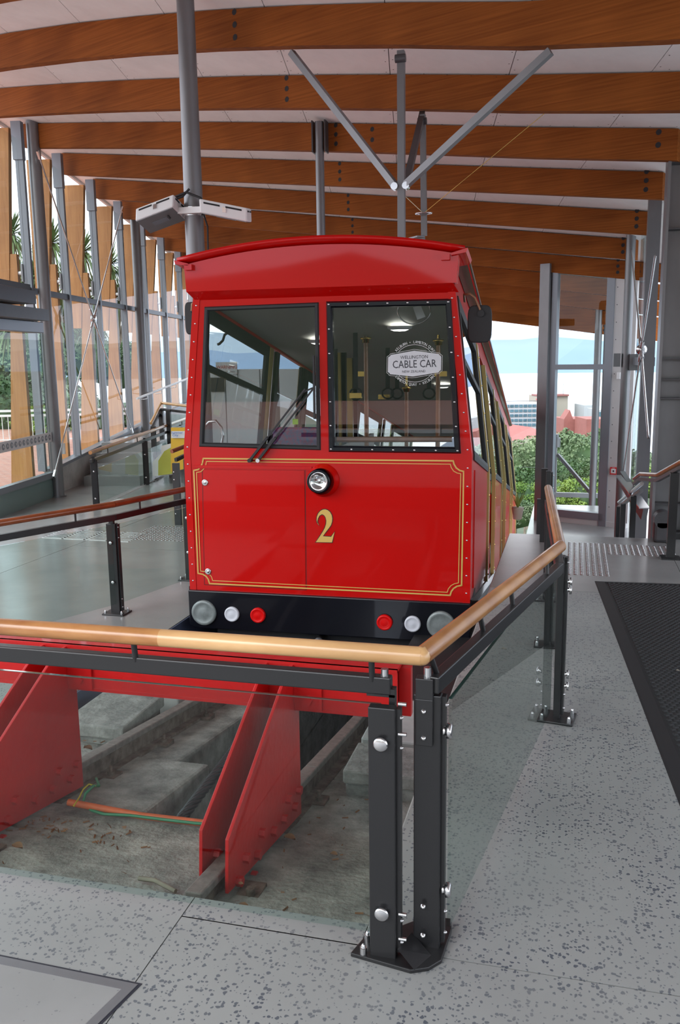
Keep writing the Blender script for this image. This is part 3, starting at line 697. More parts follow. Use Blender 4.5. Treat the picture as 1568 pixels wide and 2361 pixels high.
# wall right
wr = MB(); wr.bx(hx+.33, 5, 9.05, 9.15, LP, 4.2); WRT = struct('wall_right', wr, WPANEL)
sc = MB()
for k in range(14): sc.lathe((hx+.40, 9.049, -.2+k*.24), (0, -1, 0), [(0, 0), (0, .009)], 6)
part('screw', sc, DARK, WRT, kind='stuff')
def firebox(label, c, nrm, sz=.09):
    X = Z.cross(V(nrm)).normalized()*1; t = thing('fire_call_point', label, 'alarm', c)
    part('case', MB().box(c, (sz, .04, sz), (X, V(nrm), Z)), INKR, t, bevel=.005)
    part('faceplate', MB().box(V(c)+V(nrm)*.021, (sz*.66, .003, sz*.62), (X, V(nrm), Z)), WHITE, t)
    part('button_mark', MB().lathe(V(c)+V(nrm)*.024, nrm, [(0, 0), (0, sz*.13)], 12), INK, t)
    text('FIRE', sz*.2, V(c)+V(nrm)*.0215+Z*(sz*.34), X, Z, WHITE, t)
c = g4(1418, 1085); firebox('red fire call point on the pale panel beside the tall window', c-nb*.05, -nb, .115)
firebox('red fire call point on the wall at the right photo edge', aY(1562, 970, 9.03), V((0, -1, 0)), .1)
t = thing('wall_switch', 'small white box high on the pale panel by the round column', 'switch', g4(1429, 866)); part('case', MB().box(g4(1429, 866)-nb*.05, (.05, .04, .1), (D, nb, Z)), WHITE, t)
hb2 = V(((pole.x+hx)/2+.0, (pole.y+hy)/2, 1.75)); hb2 = aY(1479, 806, 10.6)
t = thing('cross_bracing', 'crossed stainless rods in front of the right wall', 'bracing', hb2)
for (x, y, Y) in ((1456, 575, 12.6), (1511, 590, 9.0), (1438, 1085, 12.6), (1495, 1010, 9.0)):
    e = aY(x, y, Y); part('rod', MB().cyl(hb2, e, .011, n=8), STEEL, t); d_ = (e-hb2).normalized(); part('turnbuckle', MB().cyl(hb2+d_*.07, hb2+d_*.2, .024, n=8), STEEL, t)
part('hub', MB().lathe(hb2-V((0, .03, 0)), (0, 1, 0), [(0, 0), (0, .06), (.06, .06), (.06, 0)], 16), STEEL, t)

# ================================================================== BALUSTRADES
def post(par, b, ztop, face, side, wdt=.078, dep=.036, discs=(.687, .161), plate=(.17, .13), bz=None, cr_=.021, neck=0):
    """upright: b base, face = unit vector the wide face looks to, side = unit vector along run"""
    b = V(b); f = V(face); s_ = V(side)
    h = ztop-b.z
    sh = MB().box(b+Z*h/2, (wdt, dep, h), (s_, f, Z)); o = part('post', sh, BLKP, par, bevel=.003)
    fi = MB(); fi.box(b+Z*(h/2+.01)+s_*(wdt/2+.006)-f*.012, (.012, dep*.8, h*.96), (s_, f, Z)); part('side_flange', fi, BLKP, o)
    if plate:
        part('base_plate', MB().box(b+Z*.006, (plate[0], plate[1], .012), (s_, f, Z)), BLKP, o, bevel=.003)
        bo = MB()
        for a in (-1, 1):
            for c in (-1, 1):
                q = b+s_*(a*plate[0]*.38)+f*(c*plate[1]*.36)+Z*.012; bo.cyl(q, q+Z*.02, .01, n=8); bo.dome(q+Z*.02, Z, .007, .01)
        part('anchor_bolt', bo, STEEL, o)
    cl = MB()
    for dz in discs:
        q = b+Z*dz+f*(dep/2); cl.lathe(q, f, [(0, cr_*.55), (.01, cr_*.55), (.01, cr_), (.016, cr_), (.019, cr_*.8), (.019, 0)], 24)
    part('glass_clamp', cl, STEEL, o)
    bt = MB()
    for dz in (h-.03, h-.12, .13, .06):
        q = b+Z*dz+s_*(wdt/2+.012); bt.dome(q, s_, .006, .009)
    part('bolt', bt, STEEL, o)
    if neck: part('neck', MB().box(b+Z*(h+neck/2-.02), (.04, .03, neck+.04), (s_, f, Z)), BLKP, o)
    return o
def grip(par, pts, r, mats, stub_gap=.085, bar_=True, barw=.045, barh=.05, lift=None, barm=BLKP, stubs=None):
    for k, (a, b) in enumerate(zip(pts, pts[1:])):
        part('handrail', MB().cyl(a, b, r, n=20), mats[k % len(mats)], par)
    for a in pts[1:-1]: part('mitre', MB().lathe(V(a)-Z*r, Z, [(0, 0), (.004, r*.5), (r*.5, r*.9), (r, r), (r*1.5, r*.9), (r*2-.004, r*.5), (r*2, 0)], 16), mats[0], par)
def barline(par, a, b, rail_a, rail_b, n, w_=.045, h_=.05, st=.009, m=BLKP):
    part('steel_bar', MB().bar(a, b, w_, h_), m, par, bevel=.003)
    sb = MB()
    for k in range(n):
        u = (k+.5)/n; p = V(a).lerp(V(b), u); q = V(rail_a).lerp(V(rail_b), u); sb.cyl(p, q, st, n=10)
    part('stub', sb, m, par)
# near balustrade
NB = thing('glass_balustrade', 'near glass balustrade with round timber handrail and twin black posts around the track end', 'balustrade', (-.43, 2.3, 0))
rc = aZ(972, 1513, .94)
rl = V((-3.0, rc.y-.03, .94)); rj = aZ(365, 1475, .94); rj = V((rj.x, rc.y+(rl.y-rc.y)*.3, .94))
r2 = aZ(1292, 1260, .9); r3 = aZ(1264, 1126, .92); r3 = V((r2.x-.03, 5.75, .9)); r3 = aZ(1264, 1126, .9)
rr = .0265
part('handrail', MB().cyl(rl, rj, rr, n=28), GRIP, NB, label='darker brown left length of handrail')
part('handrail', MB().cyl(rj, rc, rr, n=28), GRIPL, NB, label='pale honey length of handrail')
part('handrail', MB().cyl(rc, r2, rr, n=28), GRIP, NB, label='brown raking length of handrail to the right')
part('handrail', MB().cyl(r2, r3, rr*.95, n=28), GRIP, NB)
for q in (rc, r2): part('mitre', MB().lathe(q-Z*rr*.98, Z, [(0, 0), (.003, rr*.45), (rr*.5, rr*.86), (rr, rr*.99), (rr*1.5, rr*.86), (rr*1.95, rr*.4), (rr*1.97, 0)], 24), GRIPL if q is rc else GRIP, NB)
ba = V((-3.0, 2.30, .838)); bb = aY(903, 1566, 2.30); bb.z = .838
part('steel_bar', MB().bar(ba, bb, .035, .052), BLKP, NB, bevel=.004)
sb = MB()
for xx in (312, 858, -150): q = aY(xx, 1500 if xx < 400 else 1540, 2.29); sb.cyl((q.x, 2.29, .85), (q.x, 2.28, .93), .009)
part('stub', sb, BLKP, NB)
a_, b_ = rc+V((.025, .045, -.10)), r2+V((.0, -.02, -.095))
part('steel_bar', MB().bar(a_, b_, .035, .05), BLKP, NB, bevel=.004)
sb = MB()
for u in (.03, .3, .52, .85): sb.cyl(a_.lerp(b_, u), rc.lerp(r2, u), .009)
part('stub', sb, BLKP, NB)
P1 = aZ(884, 2212); P1 = V((P1.x, 2.26, 0)); P2 = aZ(984, 2188); P2 = V((P2.x-.0, 2.335, 0))
X1 = V((1, 0, 0)); F1 = V((0, -1, 0))
po1 = post(NB, P1, aY(884, 1628, 2.26).z, F1, X1, .078, .034, plate=None)
run = (r2-rc).normalized(); run.z = 0; run.normalize(); F2 = V((run.y, -run.x, 0))
po2 = post(NB, P2, aY(984, 1598, 2.335).z, F1, X1, .078, .034, discs=(), plate=None)
part('rail_bracket', MB().bx(P2.x-.032, P2.x+.018, P2.y-.03, P2.y-.018, .66, .80), BLKP, po2, bevel=.002)
part('rail_bracket', MB().bx(P2.x-.032, P2.x+.018, P2.y-.028, P2.y+.01, .795, .86), BLKP, po2, bevel=.002)
cl = MB()
for z_ in (.70, .20): cl.lathe((P2.x+.045, P2.y, z_), (1, 0, 0), [(0, .014), (.01, .014), (.01, .022), (.022, .022), (.025, .018), (.025, 0)], 24)
part('glass_clamp', cl, STEEL, po2)
bt = MB()
for z_ in (.765, .685, .155, .06): bt.dome((P2.x-.008, P2.y-.03, z_), (0, -1, 0), .0085, .01)
for z_ in (.80, .71, .15, .07): bt.cyl((P1.x+.045, P1.y, z_), (P1.x+.068, P1.y, z_), .006, n=8)
bt.cyl((bb.x-.02, 2.30, .86), (bb.x-.02, 2.30, .885), .011, n=8); bt.cyl((P2.x+.0, P2.y-.01, .86), (P2.x, P2.y-.01, .89), .011, n=8)
part('bolt', bt, STEEL, NB)
part('rail_bracket', MB().bx(bb.x-.005, bb.x+.012, 2.285, 2.315, .74, .83), BLKP, po1)
part('rail_bracket', MB().bx(bb.x-.07, bb.x+.012, 2.285, 2.315, .806, .814), BLKP, po1)
bpz = [aZ(*q) for q in ((808, 2206), (846, 2162), (905, 2150), (985, 2120), (1040, 2126), (1042, 2150), (1018, 2222), (988, 2240), (946, 2246))]
part('base_plate', MB().prism([V((q.x, q.y, 0)) for q in bpz], (0, 0, .014)), BLKP, NB, bevel=.003)
rdg = MB(); k0 = aZ(948, 2215)
rdg.add([P1+V((.045, -.02, .05)), P2+V((-.045, -.01, .05)), P2+V((.02, -.05, .014)), P1+V((.10, -.05, .014))], [(0, 1, 2, 3)])
part('gusset', rdg, BLKP, NB, fix=False)
ab = MB()
for x_, y_ in ((838, 2208), (848, 2178), (1012, 2152)):
    q = aZ(x_, y_); ab.cyl((q.x, q.y, .014), (q.x, q.y, .035), .011, n=8); ab.dome((q.x, q.y, .035), Z, .007, .012)
part('anchor_bolt', ab, STEEL, NB)
gp = MB(); gp.bx(-3.0, P1.x-.02, 2.325, 2.335, .03, .765); part('glass_panel', gp, GLASSG, NB)
ge = MB(); ge.bx(-3.0, P1.x-.02, 2.3252, 2.3348, .7652, .767); part('glass_edge', ge, GLASSE, NB)
# right panel along rc->r2
pB = aZ(1284, 1657); PB = V((pB.x, pB.y, 0))
ga = P2+V((.055, .03, 0)); gb = PB+V((-.04, -.05, 0)); nn = (gb-ga).normalized(); sn = V((nn.y, -nn.x, 0))
gp = MB(); gp.hexa([ga+Z*.06, gb+Z*.06, gb+Z*.06+sn*.01, ga+Z*.06+sn*.01, ga+Z*.785, gb+Z*.785, gb+Z*.785+sn*.01, ga+Z*.785+sn*.01]); part('glass_panel', gp, GLASSG, NB)
part('glass_edge', MB().hexa([ga+Z*.7852, gb+Z*.7852, gb+Z*.7852+sn*.01, ga+Z*.7852+sn*.01, ga+Z*.788, gb+Z*.788, gb+Z*.788+sn*.01, ga+Z*.788+sn*.01]), GLASSE, NB)
post(NB, PB, .82, nn*-1, sn, .032, .05, discs=(), plate=(.17, .15))
cl = MB()
for z_ in (.70, .66, .24, .18):
    cl.lathe(PB+V((.03, -.02, z_)), (1, 0, 0), [(0, .01), (.01, .01), (.01, .021), (.02, .021), (.02, 0)], 18)
part('glass_clamp', cl, STEEL, NB)
pC = aZ(1260, 1488); PC = V((pC.x, pC.y, 0)); pDp = aZ(1257, 1383); PD = V((pDp.x, pDp.y, 0))
post(NB, PC, .84, F1, X1, .035, .045, discs=(), plate=(.15, .13)); post(NB, PD, .95, F1, X1, .035, .045, discs=(), plate=(.15, .13))
barline(NB, r2+V((0, 0, -.1)), r3+V((0, 0, -.1)), r2, r3, 3, .04, .05)
g3 = MB(); g3.hexa([PB+V((.0, .06, .06)), PD+V((0, -.06, .06)), PD+V((.01, -.06, .06)), PB+V((.01, .06, .06)), PB+V((0, .06, .78)), PD+V((0, -.06, .78)), PD+V((.01, -.06, .78)), PB+V((.01, .06, .78))]); part('glass_panel', g3, GLASSG, NB)
# barrier posts beyond, by the car doors
bq = thing('glass_balustrade', 'far black posts and small glass barrier beside the rear of the car', 'balustrade', (-.35, 8.7, 0))
for (xx, yt, Yq, hh) in ((1253, 1080, 8.4, 0), (1243, 1150, 11.2, -.5)):
    q = aY(xx, 1200, Yq); zt_ = aY(xx, yt, Yq).z; part('post', MB().bx(q.x-.03, q.x+.03, Yq-.03, Yq+.03, LP if Yq > 8.75 else 0, zt_), BLKP, bq)
q0 = aY(1196, 1100, 15.4); q1 = aY(1240, 1100, 15.4)
part('glass_panel', MB().bx(q0.x-.05, q1.x, 15.4, 15.41, LP+.1, aY(1200, 1077, 15.4).z), GLASSG, bq)
part('post', MB().bx(q1.x-.02, q1.x+.05, 15.36, 15.44, LP, aY(1200, 1077, 15.4).z+.03), BLKP, bq)
# left near balustrade
LB = thing('glass_balustrade', 'glass balustrade with dark reddish handrail on the left platform', 'balustrade', (-3.66, 6.35, LZ))
lp0 = aZ(270, 1414, LZ); lp1 = aZ(440, 1336, LZ)
rt_h = .62
h0 = aD(-160, 1232, 6.3); 
e0 = aZ(0, 1206, .59); e1 = aZ(262, 1163, .59); e2 = aZ(445, 1124, .59)
em = e0+(e0-e1)*1.2
part('handrail', MB().cyl(em, e1, .027, n=20), GRIPD, LB); part('handrail', MB().cyl(e1, e2+(e2-e1)*.8, .027, n=20), GRIPD, LB)
e2x = e2+(e2-e1)*.8
for a, b in ((em, e1), (e1, e2x)): barline(LB, a-Z*.11, b-Z*.11, a, b, 3, .04, .05)
post(LB, lp0+V((0, 0, 0)), .43, F1, X1, .085, .05, discs=(.62, .28), plate=(.2, .16), cr_=.014, neck=.05)
post(LB, lp1, .43, F1, X1, .085, .05, discs=(.62, .28), plate=(.2, .16), cr_=.014, neck=.05)
ex = V((em.x, em.y, LZ)); post(LB, V((-4.75, 5.3, LZ)) if False else V((e0.x-.14, e0.y-.26, LZ)), .43, F1, X1, .085, .05, discs=(.62, .28), plate=(.2, .16), cr_=.014, neck=.05)
for a, b in ((em, e1), (e1, e2x)):
    dd = (b-a).normalized(); sn_ = V((dd.y, -dd.x, 0)); g = MB(); a2 = V((a.x, a.y, LZ+.09))+dd*.04; b2_ = V((b.x, b.y, LZ+.09))-dd*.04
    g.hexa([a2, b2_, b2_+sn_*.01, a2+sn_*.01, a2+Z*.68, b2_+Z*.68, b2_+Z*.68+sn_*.01, a2+Z*.68+sn_*.01]); part('glass_panel', g, GLASSG, LB)
# ramp balustrade along the left wall
RB = thing('glass_balustrade', 'sloping glass balustrade with orange brown rail up the left ramp', 'balustrade', (-6.72, 11.2, LZ))
rp = aZ(222, 1172, LZ); on = lambda x, y: aP(x, y, rp, wn)
ra, rb_ = on(208, 1044), on(440, 961)
rb2 = rb_+(rb_-ra)*.25
part('handrail', MB().cyl(ra, rb2, .028, n=16), GRIP, RB)
barline(RB, ra+V((0, 0, -.12)), rb2+V((0, 0, -.12)), ra, rb2, 5, .045, .05)
RBW = MB(); k1 = on(225, 1180); k2 = on(440, 1088)
k1 = V((k1.x, k1.y, LZ+.03)); LZ_ = LZ-.01; RBW.hexa([V((k1.x, k1.y, LZ_)), V((k2.x, k2.y, LZ_)), V((k2.x, k2.y, LZ_))+wo*-.14, V((k1.x, k1.y, LZ_))-wo*.14, k1+Z*.0, k2, k2-wo*.14, k1-wo*.14])
struct('trim_2', RBW, mat('painted_curb', (.62, .62, .61), .7))
for (xb, yb, yt) in ((222, 1172, 1058), (338, 1120, 1016), (420, 1082, 985)):
    b = on(xb, yb); tt = on(xb-4, yt); bb_ = V((b.x, b.y, b.z)); post(RB, bb_, tt.z, V((.5, -.87, 0)), V((.87, .5, 0)), .085, .05, discs=(.55, .15), plate=None, cr_=.014, neck=.05)
g = MB(); ga_ = on(228, 1160); gb_ = on(436, 1070); gc = on(436, 1000); gd = on(228, 1078)
g.hexa([ga_, gb_, gb_+wo*.01, ga_+wo*.01, gd, gc, gc+wo*.01, gd+wo*.01]); part('glass_panel', g, GLASSG, RB)
# stairs between ramp and wall
stt = thing('stair', 'grey concrete steps and landing below the left glazing', 'stair', w(1.2, -.6, LZ))
for k in range(4):
    s_ = 1.2+k*.32; e_ = 8.6 if k == 3 else s_+.9; part('step', MB().box(w((s_+e_)/2, -.62, LZ+(k+1)*.0825-.01), (e_-s_, 1.0, (k+1)*.165+.02), (wd_, wo, Z)), FLOORM2, stt)
# upper guard and mid posts near the car
UG = thing('glass_balustrade', 'upper timber rail and black posts at the top of the left steps', 'balustrade', aD(405, 1050, 17))
u0 = aD(348, 976, 15.8); u1 = aD(372, 929, 16.6); u2 = aD(450, 938, 16.0)
for a, b in ((u0, u1), (u1, u2)): part('handrail', MB().cyl(a, b, .027, n=14), GRIPL, UG); part('steel_bar', MB().bar(a-Z*.12, b-Z*.12, .04, .045), BLKP, UG)
for (x, y, y2, d_) in ((353, 983, 1065, 15.8), (371, 943, 1035, 16.4), (388, 945, 1028, 16.3)):
    a = aD(x, y, d_); b = aD(x+2, y2, d_); part('post', MB().bar(V((a.x, a.y, LZ)), a, .085, .05, (0, 1, 0)), BLKP, UG)
gu = MB(); a = aD(392, 955, 16.2); b = aD(450, 957, 16.0); gu.hexa([a, b, b+V((0, .01, 0)), a+V((0, .01, 0)), a+Z*-.7, b-Z*.7, b+V((0, .01, -.7)), a+V((0, .01, -.7))]); part('glass_panel', gu, GLASSG, UG)
MG = thing('glass_balustrade', 'middle black posts and rail end close beside the red car', 'balustrade', aZ(412, 1210, LZ))
ma = aZ(412, 1210, LZ); mb_ = aZ(437, 1196, LZ)
tz_ = aD(402, 1045, 11.0); m2_ = aD(450, 1020, 11.6)
part('handrail', MB().cyl(V((ma.x-.05, ma.y, tz_.z)), m2_, .027, n=14), GRIPD, MG); part('steel_bar', MB().bar(V((ma.x, ma.y, tz_.z-.11)), m2_-Z*.11, .04, .045), BLKP, MG)
for q in (ma, mb_): part('post', MB().box((q.x, q.y, (LZ+tz_.z-.15)/2), (.085, .05, tz_.z-.15-LZ)), BLKP, MG)
mk = MB()
for z_ in (.35, .25, -.1, -.2): mk.dome(V((ma.x-.02, ma.y-.025, z_)), (0, -1, 0), .012, .012)
part('bolt', mk, STEEL, MG)
# white parapet with yellow side, yellow poster
wpz = thing('parapet', 'low pale wall with yellow green side behind the black posts', 'wall', aD(385, 1080, 15.5))
q = [aD(x, y, 15.3) for x, y in ((352, 1098), (352, 1065), (372, 1045), (372, 1028), (396, 1022), (396, 1095))]
part('face', MB().prism(q, V((0, .25, 0))), WHITE, wpz)
q = [aD(x, y, 15.25) for x, y in ((366, 1096), (366, 1062), (380, 1040), (398, 1030), (398, 1092))]
part('side', MB().prism(q, V((0, -.02, 0))), YELG, wpz)
yp = thing('poster_board', 'yellow poster board with blue heading left of the car', 'sign', aD(420, 1080, 14.8))
q = [aD(x, y, 14.8) for x, y in ((394, 1088), (394, 986), (470, 986), (470, 1072))]
part('board', MB().prism(q, V((0, .04, 0))), YELP, yp)
q = [aD(x, y, 14.78) for x, y in ((395, 1010), (395, 994), (470, 994), (470, 1010))]
part('heading_strip', MB().prism(q, V((0, -.005, 0))), WHITE, yp)
text('Summer', .06, aD(408, 1000, 14.75), rt, up, INKB, yp); text('City', .06, aD(404, 1006, 14.75), rt, up, INKB, yp)
# pale handrail against the left glazing
t = thing('wall_handrail', 'thin pale handrail sloping up along the left glazing', 'handrail', f_(316, 919)); part('rail', MB().cyl(f_(316, 919), f_(445, 868), .025, n=12), WHITE, t)
bk = MB()
for x in (340, 372, 405): q = f_(x, 919-(x-316)*.395); bk.tube([q, q-Z*.09, q-Z*.1+wo*.08, q+wo*.14-Z*.1], .008, 6)
part('bracket', bk, STEEL, t)
# white service panels behind the car
sp = thing('service_panels', 'white service cabinets with warning sign seen through the left windscreen', 'cabinet', (-5, 15.2, LZ))
for k, (xa, xb) in enumerate(((433, 520), (520, 600), (600, 690))):
    a = aY(xa+1, 900, 15.2); b = aY(xb-1, 900, 15.2); zt = aY(xa, 852, 15.2).z
    part('cabinet_door', MB().bx(a.x, b.x, 15.2, 15.6, LZ, zt), WHITE, sp, bevel=.01)
wq = aY(523, 850, 15.17)
part('sign_plate', MB().bx(wq.x-.22, wq.x+.2, 15.17, 15.19, wq.z-.16, wq.z+.12), WHITE, sp)
text('WARNING', .085, (wq.x, 15.168, wq.z), (1, 0, 0), Z, INKR, sp); text('HIGH SCANNING EQUIP', .03, (wq.x, 15.168, wq.z-.07), (1, 0, 0), Z, INK, sp); text('DO NOT LEAN ON THE DOORS', .03, (wq.x, 15.168, wq.z-.12), (1, 0, 0), Z, INK, sp)
wq = aY(500, 887, 15.17); part('sign_plate', MB().bx(wq.x-.14, wq.x+.14, 15.17, 15.19, wq.z-.13, wq.z+.13), INK, sp, label='small black sign plate')
# ================================================================== RIGHT STAIR RAILS
SR = thing('stair_balustrade', 'steel and timber stair rail going down at the right', 'balustrade', (.6, 8.9, 0))
def pl(pts, Y): return [aY(x, y, Yy) for (x, y), Yy in zip(pts, Y)]
q = pl([(1463, 1104), (1477, 1093), (1516, 1095), (1568, 1066), (1600, 1050)], [9.3, 9.0, 8.4, 7.8, 7.5])
for a, b in zip(q, q[1:]): part('handrail', MB().cyl(a, b, .021, n=14), GRIP if a is not q[0] else GRIPD, SR); part('steel_bar', MB().bar(a-Z*.05, b-Z*.05, .035, .03), GALV, SR)
q = pl([(1427, 1158), (1480, 1115)], [12.2, 9.3]); part('handrail', MB().cyl(q[0], q[1], .021, n=12), STEEL, SR); part('steel_bar', MB().bar(q[0]-Z*.07, q[1]-Z*.07, .04, .03), GALV, SR)
for (x, yt, Y) in ((1427, 1168, 11.8), (1437, 1162, 11.0), (1461, 1144, 9.9)):
    a = aY(x, yt, Y); part('post', MB().bx(a.x-.03, a.x+.03, Y-.03, Y+.03, LP, a.z), BLKP, SR)
a = aY(1556, 1085, 7.9); part('post', MB().bx(a.x-.035, a.x+.035, 7.87, 7.93, 0, a.z-.02), BLKP, SR)
part('base_plate', MB().bx(a.x-.08, a.x+.08, 7.82, 7.98, 0, .012), BLKP, SR)
t = thing('sloping_channel', 'silver steel channel slanting down to the right in front of the round column', 'channel', aY(1430, 1098, 11.0))
part('channel', MB().bar(aY(1433, 1100, 11.0), aY(1487, 1185, 10.2), .06, .16), GALV, t)
part('flange', MB().bar(aY(1431, 1096, 10.9), aY(1486, 1172, 10.1), .12, .012), STEEL, t)
bn = thing('litter_bin', 'low grey rounded bin at the foot of the ribbed column', 'bin', (aY(1533, 1235, 8.65).x, 8.65, 0))
c = aY(1531, 1235, 8.62); part('body', MB().bx(c.x-.10, c.x+.06, 8.55, 8.72, 0, .22), GALVD, bn, bevel=.03); part('lid', MB().cyl((c.x-.02, 8.55, .22), (c.x-.02, 8.72, .22), .08, n=20), GALVD, bn)
# ================================================================== FLOOR THINGS
def mat_thing():
    a = aZ(1371, 1341); b = aZ(1568, 1870)
    d = V((.158, -2.3, 0)); d = (V((.43, 3.817, 0))-V((.214, 6.947, 0))).normalized(); s_ = V((-d.y, d.x, 0)); 
    c0 = V((.214, 6.947, 0)); Lm, Wm = 6.0, 1.9
    t = thing('floor_mat', 'large black ribbed rubber mat on the right floor', 'mat', c0+d*2+s_*.9)
    def q(u, v, z): return c0+d*u+s_*v+Z*z
    part('base', MB().hexa([q(.05, .05, 0), q(Lm, .05, 0), q(Lm, Wm, 0), q(.05, Wm, 0), q(.05, .05, .008), q(Lm, .05, .008), q(Lm, Wm, .008), q(.05, Wm, .008)]), MATM, t)
    bo = MB(); bo.hexa([q(0, 0, 0), q(Lm, 0, 0), q(Lm, .07, 0), q(.07, .07, 0), q(0.01, 0.01, .004), q(Lm, .012, .004), q(Lm, .07, .014), q(.07, .07, .014)])
    bo.hexa([q(0, 0, 0), q(.07, .07, 0), q(.07, Wm, 0), q(0, Wm, 0), q(.01, .01, .004), q(.07, .07, .014), q(.07, Wm, .014), q(.01, Wm, .004)])
    part('border', bo, BLKM, t)
    r = MB(); k = 0; u = .09
    while u < 5.2:
        v = .1+(k % 2)*.018
        while v < 1.5:
            a0 = q(u, v, .008); e1 = d*.010+s_*.004; e2_ = s_*.012-d*.004
            r.add([a0-e1-e2_, a0+e1-e2_, a0+e1+e2_, a0-e1+e2_, a0-e1*.6-e2_*.6+Z*.006, a0+e1*.6-e2_*.6+Z*.006, a0+e1*.6+e2_*.6+Z*.006, a0-e1*.6+e2_*.6+Z*.006], [(4, 5, 6, 7), (0, 1, 5, 4), (1, 2, 6, 5), (2, 3, 7, 6), (3, 0, 4, 7)])
            v += .036
        u += .028; k += 1
    part('ridge', r, MATM, t, kind='stuff', fix=False)
mat_thing()
def studs(label, regs, z, sp=.05, r=.0175):
    t = thing('tactile_paving', label, 'tactile studs', (regs[0][0], regs[0][2], z)); mb = MB()
    for (x0, x1, y0, y1) in regs:
        x = x0
        while x <= x1+1e-6:
            y = y0
            while y <= y1+1e-6:
                mb.lathe((x, y, z), Z, [(0, r), (.004, r*.85), (.005, r*.6), (.005, 0)], 8); y += sp
            x += sp
    part('stud', mb, STEEL, t, kind='stuff', fix=False); return t
studs('patch of round steel tactile studs on the floor beyond the mat', [(.02, .32, 7.15, 8.4), (.37, .92, 7.98, 8.4)], 0)
studs('steel tactile studs on the left platform close beside the car', [(-5.2, -4.4, 9.3, 10.1)], LZ)
t = thing('tactile_bars', 'rows of flat steel guide bars set in the left platform floor', 'tactile bars', (-5.7, 9.4, LZ))
def lz(x, y): return aZ(x, y, LZ)
c00, c10, c11, c01 = lz(96, 1239), lz(300, 1249), lz(340, 1229), lz(145, 1221)
for k in range(9):
    u = k/8; a = c00.lerp(c01, u); b = c10.lerp(c11, u)
    for j in range(4):
        p = a.lerp(b, j/4+.012); q = a.lerp(b, (j+1)/4-.012); part('bar', MB().bar(p+Z*.003, q+Z*.003, .03, .006), STEEL, t)
hc_ = aZ(318, 2272); hd = (aZ(0, 2207)-hc_).normalized(); he = (aZ(228, 2361)-hc_).normalized()
t = thing('floor_hatch', 'recessed floor hatch with steel edge at the bottom left', 'hatch', hc_)
def hq(u, v, z): return hc_+hd*u+he*v+Z*z
part('frame', MB().hexa([hq(0, 0, 0), hq(1.5, 0, 0), hq(1.5, .03, 0), hq(.03, .03, 0), hq(0, 0, .004), hq(1.5, 0, .004), hq(1.5, .03, .004), hq(.03, .03, .004)]).hexa([hq(0, 0, 0), hq(.03, .03, 0), hq(.03, 1, 0), hq(0, 1, 0), hq(0, 0, .004), hq(.03, .03, .004), hq(.03, 1, .004), hq(0, 1, .004)]), GALV, t)
part('gap', MB().hexa([hq(-.008, -.008, 0), hq(1.5, -.008, 0), hq(1.5, 0, 0), hq(0, 0, 0), hq(-.008, -.008, .002), hq(1.5, -.008, .002), hq(1.5, 0, .002), hq(0, 0, .002)]).hexa([hq(-.008, -.008, 0), hq(0, 0, 0), hq(0, 1, 0), hq(-.008, 1, 0), hq(-.008, -.008, .002), hq(0, 0, .002), hq(0, 1, .002), hq(-.008, 1, .002)]), INK, t)
part('infill', MB().hexa([hq(.03, .03, 0), hq(1.5, .03, 0), hq(1.5, 1, 0), hq(.03, 1, 0), hq(.03, .03, .003), hq(1.5, .03, .003), hq(1.5, 1, .003), hq(.03, 1, .003)]), FLOORM2, t)
# ================================================================== TRACK THINGS
def rail(label, X):
    t = thing('rail', label, 'rail', (X, 2.6, railz(2.6)-.15)); ys = [2.56, 4, 6, 9, 16, 40]
    part('head', slope(X-.033, X+.033, ys, 0, .035), RAILTOP, t, bevel=.006); part('web', slope(X-.009, X+.009, ys, -.03, .1), RUST, t); part('foot', slope(X-.065, X+.065, ys, -.122, .018), RUST, t)
    for k in range(12):
        y = 3.85+k*.62
        if y < 12:
            for sg in (-1, 1):
                if sg < 0 and X > -2: pass
                z_ = railz(y)-.13; x_ = X+sg*.085
                c_ = part('clip', MB().bx(x_-.04, x_+.04, y-.05, y+.05, z_-.02, z_+.012), RUST, t)
                part('bolt', MB().cyl((x_, y, z_+.01), (x_, y, z_+.03), .02, n=6, smooth=False).cyl((x_, y, z_+.03), (x_, y, z_+.06), .009, n=8), RUST, c_)
    return t
rail('rusty left running rail in the track pit', RX0); rail('rusty right running rail in the track pit', RX1)
